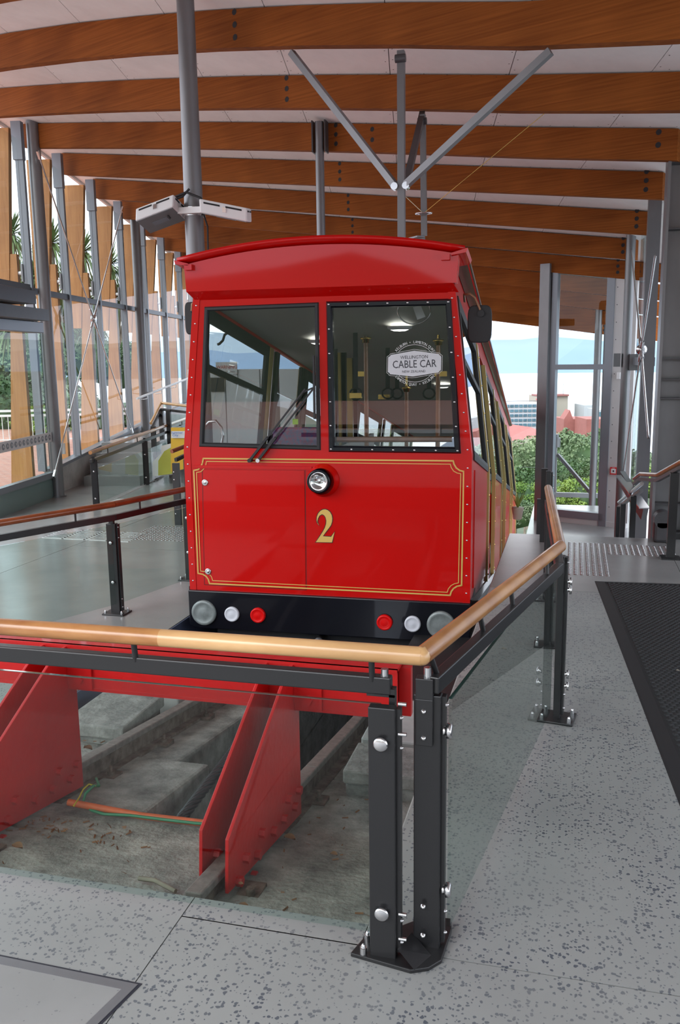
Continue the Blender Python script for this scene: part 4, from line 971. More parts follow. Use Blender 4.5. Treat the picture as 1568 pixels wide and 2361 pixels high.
# stop beam and its raking plates
YB = 3.62
SB = thing('buffer_stop', 'red painted steel stop beam on four raking plates across the track', 'buffer stop', (-1.85, YB, -.3))
zt_, zb_ = .412, .185
xr = aY(918, 1600, YB-.05).x
part('beam_web', MB().bx(-3.4, xr, YB-.07, YB-.055, zb_, zt_), REDB, SB)
part('beam_flange', MB().bx(-3.4, xr, YB-.075, YB+.09, zt_-.014, zt_), REDB, SB); part('beam_flange', MB().bx(-3.4, xr, YB-.075, YB+.09, zb_, zb_+.014), REDB, SB)
part('beam_rear_web', MB().bx(-3.4, xr+.03, YB+.09, YB+.105, zb_-.01, zt_), REDB, SB)
part('end_block', MB().bx(xr-.01, xr+.045, YB+.02, YB+.06, zb_-.02, zt_-.02), REDB, SB)
for Xr, dx in ((RX1, 1), (RX0, 1)):
    xo = Xr+.055; xi = Xr-.055-.012
    Yq = [(2.713, -.195), (2.735, .01), (3.47, zt_-.01), (3.61, zt_-.01), (3.61, railz(3.61)-.10)]
    for x_, dy in ((xo, 0), (xi, .04)):
        pts = [(x_, a+dy, b) for a, b in Yq]; o = part('raking_plate', MB().prism(pts, (.014, 0, 0)), REDB, SB, bevel=.002)
        bo = MB()
        for (yy, up_) in ((2.80, .04), (2.88, .10), (3.0, .06), (3.06, .13), (3.34, .08), (3.40, .15), (3.49, .08), (3.55, .14), (2.95, -.01), (3.2, .08)):
            z_ = railz(yy)+up_-.10; fx = x_+.014
            bo.cyl((fx, yy, z_), (fx+.024, yy, z_), .02, n=6, smooth=False)
        part('hex_bolt', bo, REDB, o)
    part('splice_plate', MB().bx(Xr+.06+.01, Xr+.2, YB-.085, YB-.072, zb_+.01, zt_-.02), REDB, SB)
    part('hex_bolt', MB().cyl((Xr+.135, YB-.085, zb_+.06), (Xr+.135, YB-.1, zb_+.06), .022, n=6, smooth=False), REDB, SB)
    part('foot_nut', MB().cyl((Xr+.13, 2.78, railz(2.78)-.13), (Xr+.13, 2.78, railz(2.78)-.07), .018, n=6).box((Xr+.12, 2.8, railz(2.8)-.105), (.09, .13, .02)), RUST, SB)
# concrete pads
def pad(label, c, size, z, m=CONC, rz=0, n=2):
    t = thing('concrete_block', label, 'block', (c[0], c[1], z)); X = V((math.cos(rz), math.sin(rz), 0)); Yv = V((-math.sin(rz), math.cos(rz), 0))
    hh = size[2]/n
    for k in range(n):
        f = 1-.08*(n-1-k)
        part('slab', MB().box(V((c[0], c[1], z+hh*(k+.5)))+V((.01*k, -.012*k, 0)), (size[0]*f, size[1]*f, hh*.96), (X, Yv, Z)), m, t, bevel=.012)
pad('stacked flat concrete slabs beside the left rail', (-2.73, 4.62), (.42, .55, .17), railz(4.62)-.14, CONC)
pad('weathered concrete block beside the right rail', (-.86, 4.15), (.44, .34, .16), railz(4.15)-.12, CONC)
pad('pale flat step beyond the weathered block right of the track', (-.86, 4.62), (.44, .42, .22), railz(4.62)-.13, CONCW, 0, 1)
pad('flat concrete ledge in front of the black matting right of the track', (-.84, 4.98), (.46, .22, .24), railz(4.98)-.13, CONCW, 0, 1)
pad('low pale block on the left of the track near the platform edge', (-2.73, 5.35), (.42, .5, .2), railz(5.35)-.14, CONCW, 0, 1)
t = thing('pit_matting', 'black matting in the pit beside the front of the car', 'mat', (-.85, 5.6, -.35)); mm = MB(); mm.hexa([(-1.12, 5.12, -.36), (-.585, 5.12, -.36), (-.585, 7.4, -.36), (-1.12, 7.4, -.36), (-1.12, 5.12, -.34), (-.585, 5.12, -.34), (-.585, 7.4, -.34), (-1.12, 7.4, -.34)]); part('sheet', mm, MATM, t)
# haulage cable with real strands
t = thing('haulage_cable', 'dark stranded steel cable running down the slot', 'cable', (-1.72, 3.3, -.5))
ca, cb2 = V((-1.70, 3.10, -.62)), V((-1.74, 12, -1.95)); ca = aX(424, 1880, -1.77); cc_ = aX(600, 1650, -1.86); cb2 = cc_+(cc_-ca)*2.2; ca = ca+(ca-cc_)*.25
dd = (cb2-ca); Lc = dd.length; dd.normalize(); xx = dd.cross(Z).normalized(); yy = dd.cross(xx)
for k in range(6):
    pts = [ca+dd*(Lc*j/120)+(xx*math.cos(j*.75+k*PI/3)+yy*math.sin(j*.75+k*PI/3))*.017 for j in range(121)]
    part('strand', MB().tube(pts, .0125, 5), CABLEM, t)
# conduit and wires on the slab
def bz(Y): return railz(Y)-.10
t = thing('conduit', 'orange conduit lying across the slab behind the stop', 'pipe', (-2, 3.2, bz(3.2))); q0 = aZ(158, 1855, -.27); q1 = aZ(505, 1898, -.28)
part('pipe', MB().tube([V((q0.x, q0.y, bz(q0.y)+.05)), V(((q0.x+q1.x)/2, (q0.y+q1.y)/2-.01, bz((q0.y+q1.y)/2)+.03)), V((q1.x+.1, q1.y, bz(q1.y)+.025))], .016), ORANGE, t)
t = thing('green_wire', 'green wire looped from the left rail along the orange conduit', 'wire', (-2, 3.2, bz(3.2)))
gpx = [(222, 1795), (228, 1812), (215, 1812), (197, 1830), (192, 1850), (210, 1868), (240, 1877), (300, 1880), (380, 1890), (450, 1898), (500, 1902)]
part('wire', MB().tube([aZ(x, y, -.22 if k < 4 else -.275) for k, (x, y) in enumerate(gpx)], .007, 6), GREEN, t)
t = thing('yellow_wire', 'thin yellow wire looping beside the left rail end', 'wire', (-2.3, 3.2, -.2))
part('wire', MB().tube([aZ(x, y, -.22) for x, y in ((222, 1812), (205, 1808), (192, 1820), (182, 1840), (170, 1858))], .004, 6), YEL, t)
t = thing('stick', 'short dark stick lying on the slab', 'stick', (-1.5, 2.6, bz(2.6))); s0, s1 = aZ(320, 2025, bz(2.62)), aZ(405, 2055, bz(2.55)); part('twig', MB().tube([s0+Z*-.0, s0.lerp(s1, .35)+V((.01, .01, .005)), s1], .009, 6), BARK, t)
lv_lab = ['curled brown leaf beside the left rail', 'pale torn leaf right of the stop plate', 'small brown leaf on the slab in front of the twin posts', 'curled dry leaf below the stop plate tip', 'orange leaf on the slab between the plates and the posts', 'tiny leaf at the left pit edge', 'pale fallen leaf on the right platform floor', 'pale leaf scrap at the right photo edge']
for k, (x, y, z_, s_) in enumerate(((203, 1728, -.22, .05), (668, 1935, -.2, .05), (770, 1972, -.18, .03), (560, 2098, -.1, .05), (515+40, 2040, -.16, .02), (40, 1955, -.17, .05), (1162, 1498, 0.0, .03), (1563, 1548, .02, .02))):
    c = aZ(x, y, z_)
    if z_ < 0: c.z = max(c.z, railz(c.y)-.098)
    t = thing('dead_leaf', lv_lab[k], 'leaf', c); mb = MB()
    nu = 5; vs = []
    for a in range(nu):
        u = a/(nu-1); wv = math.sin(u*PI)**.7*.38+.03
        for sg in (-1, 0, 1): vs.append(c+V(((u-.5)*s_, sg*wv*s_, .003+(abs(sg)*.18+.1*math.sin(u*4))*s_)))
    mb.add(vs, [(a*3+j, a*3+j+1, (a+1)*3+j+1, (a+1)*3+j) for a in range(nu-1) for j in range(2)], True)
    part('blade', mb, LEAFD if k < 6 else CREAM, t, fix=False)
rs = MB()
for k in range(260):
    Y = random.uniform(2.5, 5.2); X = random.choice((random.uniform(-3.0, -2.5), random.uniform(-1.15, -.62), random.uniform(-2.3, -1.35) if Y < 3.2 else random.uniform(-1.1, -.65)))
    if random.random() < .4: X, Y = random.uniform(-2.6, -1.8), random.uniform(3.0, 3.2)
    z_ = railz(Y)-(.098 if Y < 3.24 else (.118 if X < -1.5 else .128)); z_ = railz(Y)-(.098 if Y < 3.36 else (.12 if X < -1.5 else .128)); L_ = random.uniform(.005, .016); a = random.uniform(0, PI); d_ = V((math.cos(a), math.sin(a), 0)); e_ = V((-d_.y, d_.x, 0))
    c = V((X, Y, z_+.002)); rs.add([c-d_*L_-e_*L_*.25, c+d_*L_-e_*L_*.2, c+d_*L_+e_*L_*.2+Z*.004, c-d_*L_+e_*L_*.25+Z*.003], [(0, 1, 2, 3)])
solo('leaf_litter', rs, LEAFD, 'scattered dry leaf litter on the track bed', 'litter', kind='stuff', fix=False)
exec_car = True
# ================================================================== THE CABLE CAR
XC, YC = -1.833, 6.348
KS = math.tan(R(10.2)); CR = R(1.8); CL = 11.6
CM = Matrix.Translation((XC, YC, 0)) @ Matrix.Rotation(CR, 4, 'Z')
CAR = thing('cable_car', 'red cable car number 2 standing at the top of the track', 'cable car', (XC, YC, railz(YC)), CR)
def cp(name, mb, m, par=None, **k): return part(name, mb.xf(CM), m, par or CAR, **k)
def F(x, y, dy=0):
    p = aY(x, y, YC); return V((p.x-XC, dy, p.z))
def hw(z): return 1.133 if z < 1.06 else 1.133+(1.0-1.133)*(z-1.06)/(2.24-1.06)
def SP(sd, y, z, inset=0): return V((sd*(hw(z)-inset), y, z-KS*y))
# front lower panel with hatch recess
fp = MB(); fp.prism([(-1.133, 0, -.075), (1.133, 0, -.075), (1.13, 0, 1.06), (-1.13, 0, 1.06)], (0, .05, 0)); cp('front_panel', fp, RED)
# window surround: posts and header
WLp = [F(475, 708), F(735, 697), F(740, 1038), F(463, 1029)]
WRp = [F(752, 695), F(1040, 688), F(1062, 1047), F(758, 1042)]
xl_b, xr_b = WLp[3].x, WRp[2].x
sur = MB()
def face(pts, dy=.05): sur.prism([V((p[0], 0, p[1])) for p in pts], (0, dy, 0))
zt2 = 2.24
face([(-1.133, 1.06), (WLp[3].x, 1.06), (WLp[0].x, WLp[0].z), (-1.0, zt2)][:4]) if False else None
zw0L = WLp[3].z-.0; 
face([(-1.13, 1.06), (WLp[3].x, 1.06), (WLp[3].x, WLp[3].z), (WLp[0].x, WLp[0].z), (WLp[0].x, zt2), (-1.0, zt2)])
face([(WLp[3].x, 1.06), (WLp[2].x, 1.06), (WLp[2].x, WLp[2].z), (WLp[3].x, WLp[3].z)])
face([(WLp[2].x, 1.06), (WRp[3].x, 1.06), (WRp[0].x, zt2), (WLp[1].x, zt2)])
face([(WLp[0].x, WLp[0].z), (WLp[1].x, WLp[1].z), (WLp[1].x, zt2), (WLp[0].x, zt2)])
face([(WRp[0].x, WRp[0].z), (WRp[1].x, WRp[1].z), (WRp[1].x, zt2), (WRp[0].x, zt2)])
face([(WRp[2].x, 1.06), (1.13, 1.06), (1.0, zt2), (WRp[1].x, zt2), (WRp[1].x, WRp[1].z), (WRp[2].x, WRp[2].z)])
cp('window_surround', sur, RED)
# corner trims with rivets
ct = MB(); rv = MB()
for sd in (-1, 1):
    for (z0, z1) in ((-.075, 1.06), (1.06, 2.24)):
        x0, x1 = sd*hw(z0), sd*hw(z1); ct.prism([(x0, -.006, z0), (x0-sd*.055, -.006, z0), (x1-sd*.055, -.006, z1), (x1, -.006, z1)], (0, .006, 0))
    for k in range(17):
        z = -.0+k*.136; rv.dome((sd*(hw(z)-.03), -.006, z), (0, -1, 0), .0075, .005)
cp('corner_strip', ct, RED); cp('rivet', rv, STEEL, kind='stuff')
# windscreens
def frame(pts, wdt, m, nm, dy, depth, glass_inset, riv):
    c = sum(pts, V((0, 0, 0)))/4
    inn = []
    n = 4
    for k in range(n):
        a, b, d = pts[k-1], pts[k], pts[(k+1) % n]
        e1 = (a-b).normalized(); e2 = (d-b).normalized(); inn.append(b+(e1+e2)*wdt)
    fr = MB(); o2 = len(fr.v)
    for k in range(n):
        a, b, c_, d = pts[k], pts[(k+1) % n], inn[(k+1) % n], inn[k]
        h = [V((q.x, dy, q.z)) for q in (a, b, c_, d)]; m1 = [(h[0]+h[3])/2, (h[1]+h[2])/2]
        t_ = V((0, depth, 0)); ridge = [m1[0]-t_, m1[1]-t_]
        fr.add([h[0], h[1], ridge[1]+(h[1]-m1[1])*.5, ridge[0]+(h[0]-m1[0])*.5, ridge[0]+(h[3]-m1[0])*.6, ridge[1]+(h[2]-m1[1])*.6, h[2], h[3]], [(0, 1, 2, 3), (3, 2, 5, 4), (4, 5, 6, 7)], False)
        fr.add([h[3], h[2], h[2]+V((0, .045, 0)), h[3]+V((0, .045, 0))], [(0, 1, 2, 3)])
    fo = cp(nm, fr, m)
    g = MB(); g.prism([V((q.x, dy+.012, q.z)) for q in inn], (0, .008, 0)); cp('pane', g, GLASSC, fo)
    if riv:
        r = MB()
        for k in range(n):
            a, b = pts[k], pts[(k+1) % n]; a2, b2 = (a+inn[k])/2, (b+inn[(k+1) % n])/2; m_ = 6
            for j in range(m_): p = a2.lerp(b2, j/m_); r.dome(V((p.x, dy-depth, p.z)), (0, -1, 0), .008, .005)
        cp('rivet', r, STEEL, fo, kind='stuff')
    return fo, inn
FL_, innL = frame(WLp, .032, BLKM, 'left_windscreen', -.002, .012, .0, False)
FR_, innR = frame(WRp, .046, BLK, 'right_windscreen', -.002, .02, .0, True)
FL_.name = 'windscreen_frame'; FR_.name = 'windscreen_frame'
# fascia / header box
fz0, fz1 = 2.275, 2.47
arc = [(-1.03+2.06*k/20) for k in range(21)]
def crown(x): return fz1+.105*(1-(x/1.03)**2)
fa = MB(); top = [(x, -.085, crown(x)) for x in arc]; fa.prism([(-1.02, -.085, fz0), (1.015, -.085, fz0)]+top[::-1], (0, .12, 0)); cp('fascia', fa, RED)
lip = MB(); lip.hexa([(-1.02, -.085, fz0), (1.015, -.085, fz0), (1.015, 0.03, fz0), (-1.02, .03, fz0), (-1.02, -.085, fz0+.01), (1.015, -.085, fz0+.01), (1.015, .03, fz0+.01), (-1.02, .03, fz0+.01)])
lip2 = MB(); lip2.prism([(-1.02, -.085, fz0), (-.985, -.0, fz0-.06), (-.985, .03, fz0-.06), (-1.02, .03, fz0)], (2.01, 0, 0)); cp('fascia_lip', lip2, RED)
# roof with overhanging edge
rf = MB(); ys = [-.115, CL]
vs = []
xs = [-1.075+2.15*k/20 for k in range(21)]
def crown2(x): return fz1+.0+.115*(1-(x/1.075)**2)
for y in ys:
    for x in xs: vs.append((x*(1 if y < 0 else .955), y, crown2(x)-KS*y+.0))
for y in ys:
    for x in xs: vs.append((x*(1 if y < 0 else .955), y, crown2(x)-KS*y+.03))
n = 21
fs = [(i, i+1, n+i+1, n+i) for i in range(n-1)]+[(2*n+i, 3*n+i, 3*n+i+1, 2*n+i+1) for i in range(n-1)]+[(i, 2*n+i, 2*n+i+1, i+1) for i in range(n-1)]+[(n+i, n+i+1, 3*n+i+1, 3*n+i) for i in range(n-1)]+[(0, n, 3*n, 2*n), (n-1, 3*n-1, 4*n-1, 2*n-1)]
rf.add(vs, fs, True); cp('roof', rf, RED)
gt = MB()
for sd in (-1, 1):
    g0, g1, w0, w1 = .25, CL, 1.085, 1.03
    gt.hexa([(sd*.98, -.12, 2.46), (sd*w0, -.12, 2.475), (sd*w0, g0, 2.475-KS*g0), (sd*.98, g0, 2.46-KS*g0), (sd*.98, -.12, 2.475), (sd*(w0+.01), -.12, 2.505), (sd*(w0+.01), g0, 2.505-KS*g0), (sd*.98, g0, 2.475-KS*g0)])
    g2 = MB(); g2.hexa([(sd*.98, g0, 2.46-KS*g0), (sd*w0, g0, 2.475-KS*g0), (sd*w1, g1, 2.475-KS*g1), (sd*.98, g1, 2.46-KS*g1), (sd*.98, g0, 2.475-KS*g0), (sd*w0, g0, 2.50-KS*g0), (sd*w1, g1, 2.50-KS*g1), (sd*.98, g1, 2.475-KS*g1)]); cp('drip_rail', g2, BRONZE)
cp('gutter', gt, RED)
tb = MB()
for x in (-.985, .94): tb.bx(x-.03, x+.03, -.12, -.085, fz1-.04, fz1)
cp('fascia_tab', tb, RED)
# pinstripes
def zpx(zx, zy): return F(420+zx/2.24, 1030+zy/2.24)
def stripe(pts, wd2):
    mb = MB(); n = len(pts)
    for k in range(n):
        a, b = pts[k], pts[(k+1) % n]; d = (b-a); d = V((d.x, 0, d.z)).normalized(); s_ = V((-d.z, 0, d.x))*wd2/2
        y = V((0, -.0058, 0)); a2 = V((a.x, 0, a.z))-d*wd2*.3; b2 = V((b.x, 0, b.z))+d*wd2*.3
        mb.add([a2-s_+y, b2-s_+y, b2+s_+y, a2+s_+y], [(0, 1, 2, 3)])
    return mb
o_ = [(118, 58), (1398, 75), (1402, 92), (1414, 112), (1432, 125), (1452, 130), (1441, 721), (1418, 725), (1400, 736), (1388, 752), (1382, 772), (150, 701), (144, 680), (133, 664), (116, 653), (92, 648), (70, 119), (92, 115), (106, 100), (114, 82)]
i_ = [(135, 73), (1383, 92), (1388, 110), (1400, 128), (1418, 138), (1437, 142), (1425, 708), (1404, 712), (1386, 722), (1373, 738), (1367, 756), (166, 686), (160, 666), (147, 650), (128, 640), (105, 636), (84, 130), (106, 126), (122, 110), (131, 92)]
cp('pinstripe', stripe([zpx(*q) for q in o_], .011), GOLD, fix=False); cp('pinstripe', stripe([zpx(*q) for q in i_], .006), GOLD, fix=False)
# number 2
o2 = [(535, 1725), (490, 1680), (452, 1625), (437, 1560), (445, 1470), (480, 1380), (540, 1310), (610, 1272), (680, 1265), (750, 1290), (815, 1345), (860, 1430), (875, 1520), (868, 1610), (840, 1700), (790, 1775), (715, 1870), (640, 1968), (820, 1978), (928, 1842), (865, 2160), (410, 2145), (520, 1975), (600, 1850), (650, 1755), (680, 1660), (687, 1580), (668, 1500), (635, 1450), (595, 1430), (545, 1455), (508, 1520), (490, 1590), (500, 1650)]
def npx(q): return F(690+q[0]/11.24, 1060+q[1]/11.24)
def poly(pts, y): return MB().add([V((p.x, y, p.z)) for p in pts], [tuple(range(len(pts)))])
def tri(mb):
    from mathutils.geometry import tessellate_polygon
    vv = [V(v) for v in mb.v]; return MB().add(vv, [tuple(f) for f in tessellate_polygon([vv])])
cp('number_outline', tri(poly([npx(q) for q in o2], -.0022)), NAVY, fix=False, label='dark outline of the numeral 2')
inn2 = []
for k in range(len(o2)):
    a, b, c = [V((*o2[j % len(o2)], 0)) for j in (k-1, k, k+1)]; e1 = (b-a).normalized(); e2 = (c-b).normalized(); nr = V((-(e1.y+e2.y), e1.x+e2.x, 0)); L_ = nr.length; nr = nr/L_ if L_ > .25 else V((0, 0, 0)); kk = 18/max(.6, (L_/2))
    q = b+nr*min(kk, 27); inn2.append((q.x, q.y))
cp('number', tri(poly([npx(q) for q in inn2], -.0034)), GOLD, fix=False, label='gold numeral 2')
# hatch door seams and latches
hs = MB()
def seam(a, b, wv=.004):
    p, q = F(*a), F(*b); d = (q-p).normalized(); s_ = V((-d.z, 0, d.x))*wv; hs.add([p-s_+V((0, -.0008, 0)), q-s_+V((0, -.0008, 0)), q+s_+V((0, -.0008, 0)), p+s_+V((0, -.0008, 0))], [(0, 1, 2, 3)])
seam((470, 1080), (475, 1346), .0022); seam((704, 1083), (707, 1360), .0022); seam((475, 1346), (707, 1360), .0022)
cp('hatch_seam', hs, NAVY, fix=False)
hp = MB(); hp.prism([V((q.x, -.004, q.z)) for q in (F(472, 1082), F(702, 1085), F(705, 1357), F(477, 1343))], (0, .004, 0)); HD = cp('hatch_door', hp, RED)
cp('hinge_strip', MB().prism([V((q.x, -.012, q.z)) for q in (F(450, 1071), F(720, 1076), F(720, 1083), F(450, 1078))], (0, .012, 0)), RED, HD)
for x, y in ((477, 1111), (484, 1315)):
    q = F(x, y); cp('latch', MB().lathe((q.x, -.004, q.z), (0, -1, 0), [(0, .026), (.008, .026), (.01, .02), (.006, .012), (.012, .008), (.012, 0)], 20), STEEL, HD)
# headlight
q = F(740, 1107)
cp('headlight_ring', MB().lathe((q.x+.02, 0, q.z-.0), (0, -1, 0), [(0, .128), (.02, .125), (.035, .108), (.075, .102)], 32), RED)
HL = cp('headlight', MB().lathe((q.x, -.07, q.z), (0, -1, 0), [(-.03, .093), (.0, .094), (.018, .088), (.02, .074), (.01, .072)], 32), BLK)
cp('reflector', MB().lathe((q.x, -.07, q.z), (0, -1, 0), [(.012, .074), (.016, .066), (.004, .056), (.0, .05), (-.02, .02), (-.01, 0)], 32), REFL, HL)
cp('lens', MB().lathe((q.x, -.07, q.z), (0, -1, 0), [(.004, .056), (.012, .035), (.015, 0)], 32), GLASSC, HL)
# bumper with lamps
bz0, bz1 = -.39, -.075
cp('bumper', MB().prism([(-1.14, -.03, bz1), (1.137, -.03, bz1), (1.137, -.03, bz0+.02), (1.09, -.03, bz0), (-1.09, -.03, bz0), (-1.14, -.03, bz0+.02)], (0, .5, 0)), BLK, bevel=.008)
for (x, y, r, m, nm) in ((478, 1407, .104, GREYLAMP, 'buffer_disc'), (541, 1411, .061, WLAMP, 'white_lamp'), (600, 1414, .062, RLAMP, 'red_lamp'), (888, 1433, .062, RLAMP, 'red_lamp'), (952, 1437, .063, WLAMP, 'white_lamp'), (1017, 1440, .108, GREYLAMP, 'buffer_disc')):
    q = F(x, y)
    cp(nm, MB().lathe((q.x, -.03, q.z), (0, -1, 0), [(0, r), (.018, r), (.024, r*.93), (.026, r*.78), (.023, r*.74), (.028, r*.4), (.03, 0)], 32), m)
# underframe
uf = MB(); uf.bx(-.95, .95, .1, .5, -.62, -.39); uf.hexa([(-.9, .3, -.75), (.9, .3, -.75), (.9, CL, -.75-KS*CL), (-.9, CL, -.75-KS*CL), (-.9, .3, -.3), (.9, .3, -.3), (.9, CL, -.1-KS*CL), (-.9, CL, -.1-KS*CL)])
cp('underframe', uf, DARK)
q = F(741, 1473); cp('coupler', MB().lathe((q.x, -.03, q.z), (0, -1, 0), [(-.2, .03), (.04, .03), (.04, .038), (.06, .038), (.06, 0)], 16).bx(q.x-.02, q.x+.02, -.05, .3, q.z-.05, q.z+.0), GALVD)
# wipers
for (x0, y0, x1, y1, w_) in ((581, 1060, 708, 896, .010), (600, 1060, 726, 896, .010)):
    a, b = F(x0, y0, -.035), F(x1, y1, -.05); m_ = a.lerp(b, .33)
    W_o = cp('wiper_arm', MB().bar(a, m_, .028, .018).bar(m_, b, .012, .012), BLKM)
    cp('pivot', MB().cyl((a.x, .0, a.z), (a.x, -.05, a.z), .016), STEEL if x0 > 590 else BLKM, W_o)
cp('wiper_blade', MB().bar(F(727, 820, -.045), F(729, 965, -.045), .014, .02), BLKM)
cp('wiper_blade', MB().bar(F(700, 905, -.045), F(727, 893, -.045), .012, .012), BLKM)
# mirrors
def mirror(cx, cy, dy, hook, w_, h_):
    c = F(cx, cy, dy); pr = []
    for k in range(24):
        q_ = 2*PI*k/24; cs, sn = math.cos(q_), math.sin(q_); pr.append((c.x+w_*abs(cs)**.45*(1 if cs > 0 else -1), c.z+h_*abs(sn)**.45*(1 if sn > 0 else -1)))
    M_ = cp('mirror', MB().prism([V((a, dy, b)) for a, b in pr], (0, .035, 0)), BLKM, bevel=.008)
    cp('pivot', MB().cyl((c.x+.01, dy-.02, c.z+h_*.55), (c.x+.01, dy+.0, c.z+h_*.55), .025), BLKM, M_)
    cp('arm', MB().tube([V((p_.x, dy-.015 if k else dy+.1, p_.z)) for k, p_ in enumerate([F(*h) for h in hook])], .009), COPPER, M_)
mirror(1102, 745, .12, [(1064, 690), (1066, 676), (1080, 674), (1092, 684), (1104, 712)], .088, .135)
mirror(433, 733, .10, [(448, 735), (448, 700), (441, 697), (437, 700), (436, 716)], .055, .125)
# sides
def spanel(sd, y0, y1, z0, z1, m, nm, th=.03, out=0, n=1, par=None, inset2=None):
    mb = MB(); zs = [z0, z1] if (z1 <= 1.06 or z0 >= 1.06) else [z0, 1.06, z1]
    for a, b in zip(zs, zs[1:]):
        mb.hexa([SP(sd, y0, a, -out), SP(sd, y1, a, -out), SP(sd, y1, a, th-out), SP(sd, y0, a, th-out), SP(sd, y0, b, -out), SP(sd, y1, b, -out), SP(sd, y1, b, th-out), SP(sd, y0, b, th-out)])
    return cp(nm, mb, m, par)
sec = [(.12, 1.85, 'w'), (1.85, 2.0, 'g'), (2.0, 3.0, 'd'), (3.0, 3.1, 'g'), (3.1, 3.25, 'k'), (3.25, 4.75, 'w'), (4.75, 4.87, 'g'), (4.87, 5.9, 'd'), (5.9, 6.0, 'g'), (6.0, 6.15, 'k'), (6.15, 7.9, 'w'), (7.9, 8.02, 'g'), (8.02, 9.0, 'd'), (9.0, 9.12, 'g'), (9.12, 11.4, 'w'), (11.4, 11.55, 'g')]
for sd in (-1, 1):
    spanel(sd, .0, .12, -.075, 2.3, RED, 'corner_post')
    spanel(sd, 0, CL, 2.22, 2.48, RED, 'cant_rail')
    spanel(sd, .0, CL, -.12, -.05, BLK, 'sole_bar', out=.01)
    for y0, y1, k in sec:
        if k == 'w':
            spanel(sd, y0, y1, -.05, 1.02, RED, 'side_panel')
            spanel(sd, y0+.12, y1-.12, .02, .95, RED, 'raised_moulding', .02, .008)
            sl = spanel(sd, y0, y1, 1.02, 1.09, BLKM, 'window_sill', .04, .012)
            spanel(sd, y0, y1, 2.12, 2.22, BLKM, 'window_head', .03, .008)
            spanel(sd, y0, y0+.06, 1.09, 2.12, BLKM, 'window_stile', .03, .008); spanel(sd, y1-.09, y1, 1.09, 2.12, BLKM, 'window_stile', .03, .008)
            spanel(sd, y0+.06, y1-.09, 1.74, 1.79, BLKM, 'glazing_bar', .03, .006)
            spanel(sd, y0+.06, y1-.09, 1.09, 2.12, GLASSC, 'side_window', .006, -.012)
        elif k == 'g':
            g_ = spanel(sd, y0+.02, y1-.02, -.05, 2.22, GOLDP, 'pillar', .04, .02)
            rr_ = MB()
            for q_ in range(9):
                z = .02+q_*.26; p = SP(sd, (y0+y1)/2, z, -.02); rr_.dome(p, (sd, 0, 0), .009, .006)
            cp('rivet', rr_, BRASS, g_)
        elif k == 'k': spanel(sd, y0, y1, -.05, 2.22, BLK, 'door_post', .03, .004)
        else:
            dr = spanel(sd, y0, y1, -.05, 1.0, RED, 'door', .03, -.03)
            spanel(sd, y0, y1, .98, 1.05, BLKM, 'door_rail', .03, -.02, par=dr); spanel(sd, y0, y0+.1, 1.0, 2.2, BLK, 'door_stile', .03, -.02, par=dr); spanel(sd, y1-.1, y1, 1.0, 2.2, BLK, 'door_stile', .03, -.02, par=dr)
            spanel(sd, y0+.1, y1-.1, 1.05, 2.2, GLASSC, 'door_window', .006, -.035, par=dr)
# rear end
re = MB(); re.hexa([SP(-1, CL-.05, -.1), SP(1, CL-.05, -.1), SP(1, CL, -.1), SP(-1, CL, -.1), SP(-1, CL-.05, 1.05), SP(1, CL-.05, 1.05), SP(1, CL, 1.05), SP(-1, CL, 1.05)]); cp('rear_panel', re, RED)
# interior
inr = MB(); inr.hexa([(-1.08, .06, -.02), (1.08, .06, -.02), (1.08, CL, -.02-KS*CL), (-1.08, CL, -.02-KS*CL), (-1.08, .06, .03), (1.08, .06, .03), (1.08, CL, .03-KS*CL), (-1.08, CL, .03-KS*CL)]); cp('car_floor', inr, CARFL)
inc = MB(); inc.hexa([(-.96, .06, 2.23), (.96, .06, 2.23), (.96, CL, 2.23-KS*CL), (-.96, CL, 2.23-KS*CL), (-.96, .06, 2.26), (.96, .06, 2.26), (.96, CL, 2.26-KS*CL), (-.96, CL, 2.26-KS*CL)]); cp('car_ceiling', inc, CARINT)
for (x, y) in ((.42, 1.1), (.42, 2.6), (.42, 4.4), (-.42, 1.6)):
    z = 2.225-KS*y; o = cp('ceiling_lamp', MB().lathe((x, y, z), (0, 0, -1), [(0, .11), (.02, .105), (.03, .08)], 20), WHITE)
    cp('glow_disc', MB().lathe((x, y, z-.028), (0, 0, -1), [(0, .08), (.012, .05), (.015, 0)], 20), mat('lamp_glow%d' % int(y*10), (1, .98, .9), .4, emit=3), o)
# driver console, partitions, poles, bars, straps, seats
cp('console', MB().bx(.1, 1.0, .2, .55, .3, .98).bx(-.95, -.1, .2, .5, .3, .95), CARINT)
cp('grab_bar', MB().cyl((.08, .16, 1.14), (.97, .16, 1.15), .022), WOODI)
ic = lambda x, y, dy: (lambda p: V((p.x-XC, dy, p.z)))(aY(x, y, YC+dy))
for (x, dy, y0, y1) in ((855, 1.5, 775, 1050), (1022, 1.5, 780, 1050), (955, 2.6, 890, 1050)):
    a, b = ic(x, y0, dy), ic(x, y1, dy); a.z = max(a.z, 2.2-KS*dy) if False else a.z
    o = cp('pole', MB().cyl((a.x, dy, -.0-KS*dy), (a.x, dy, a.z), .021), WOODI); cp('pole_cap', MB().lathe((a.x, dy, a.z-.06), Z, [(0, .021), (.0, .032), (.03, .034), (.035, .05), (.05, .05), (.05, 0)], 14).cyl((a.x, dy, a.z), (a.x, dy, 2.23-KS*dy), .012), BRASS, o)
for (x, y, dy) in ((843, 862, 1.5), (1028, 862, 1.5), (900, 915, 2.0), (830, 912, 1.2)):
    c = ic(x, y, dy); cp('brass_clamp', MB().box(c, (.11, .03, .045)), BRASS)
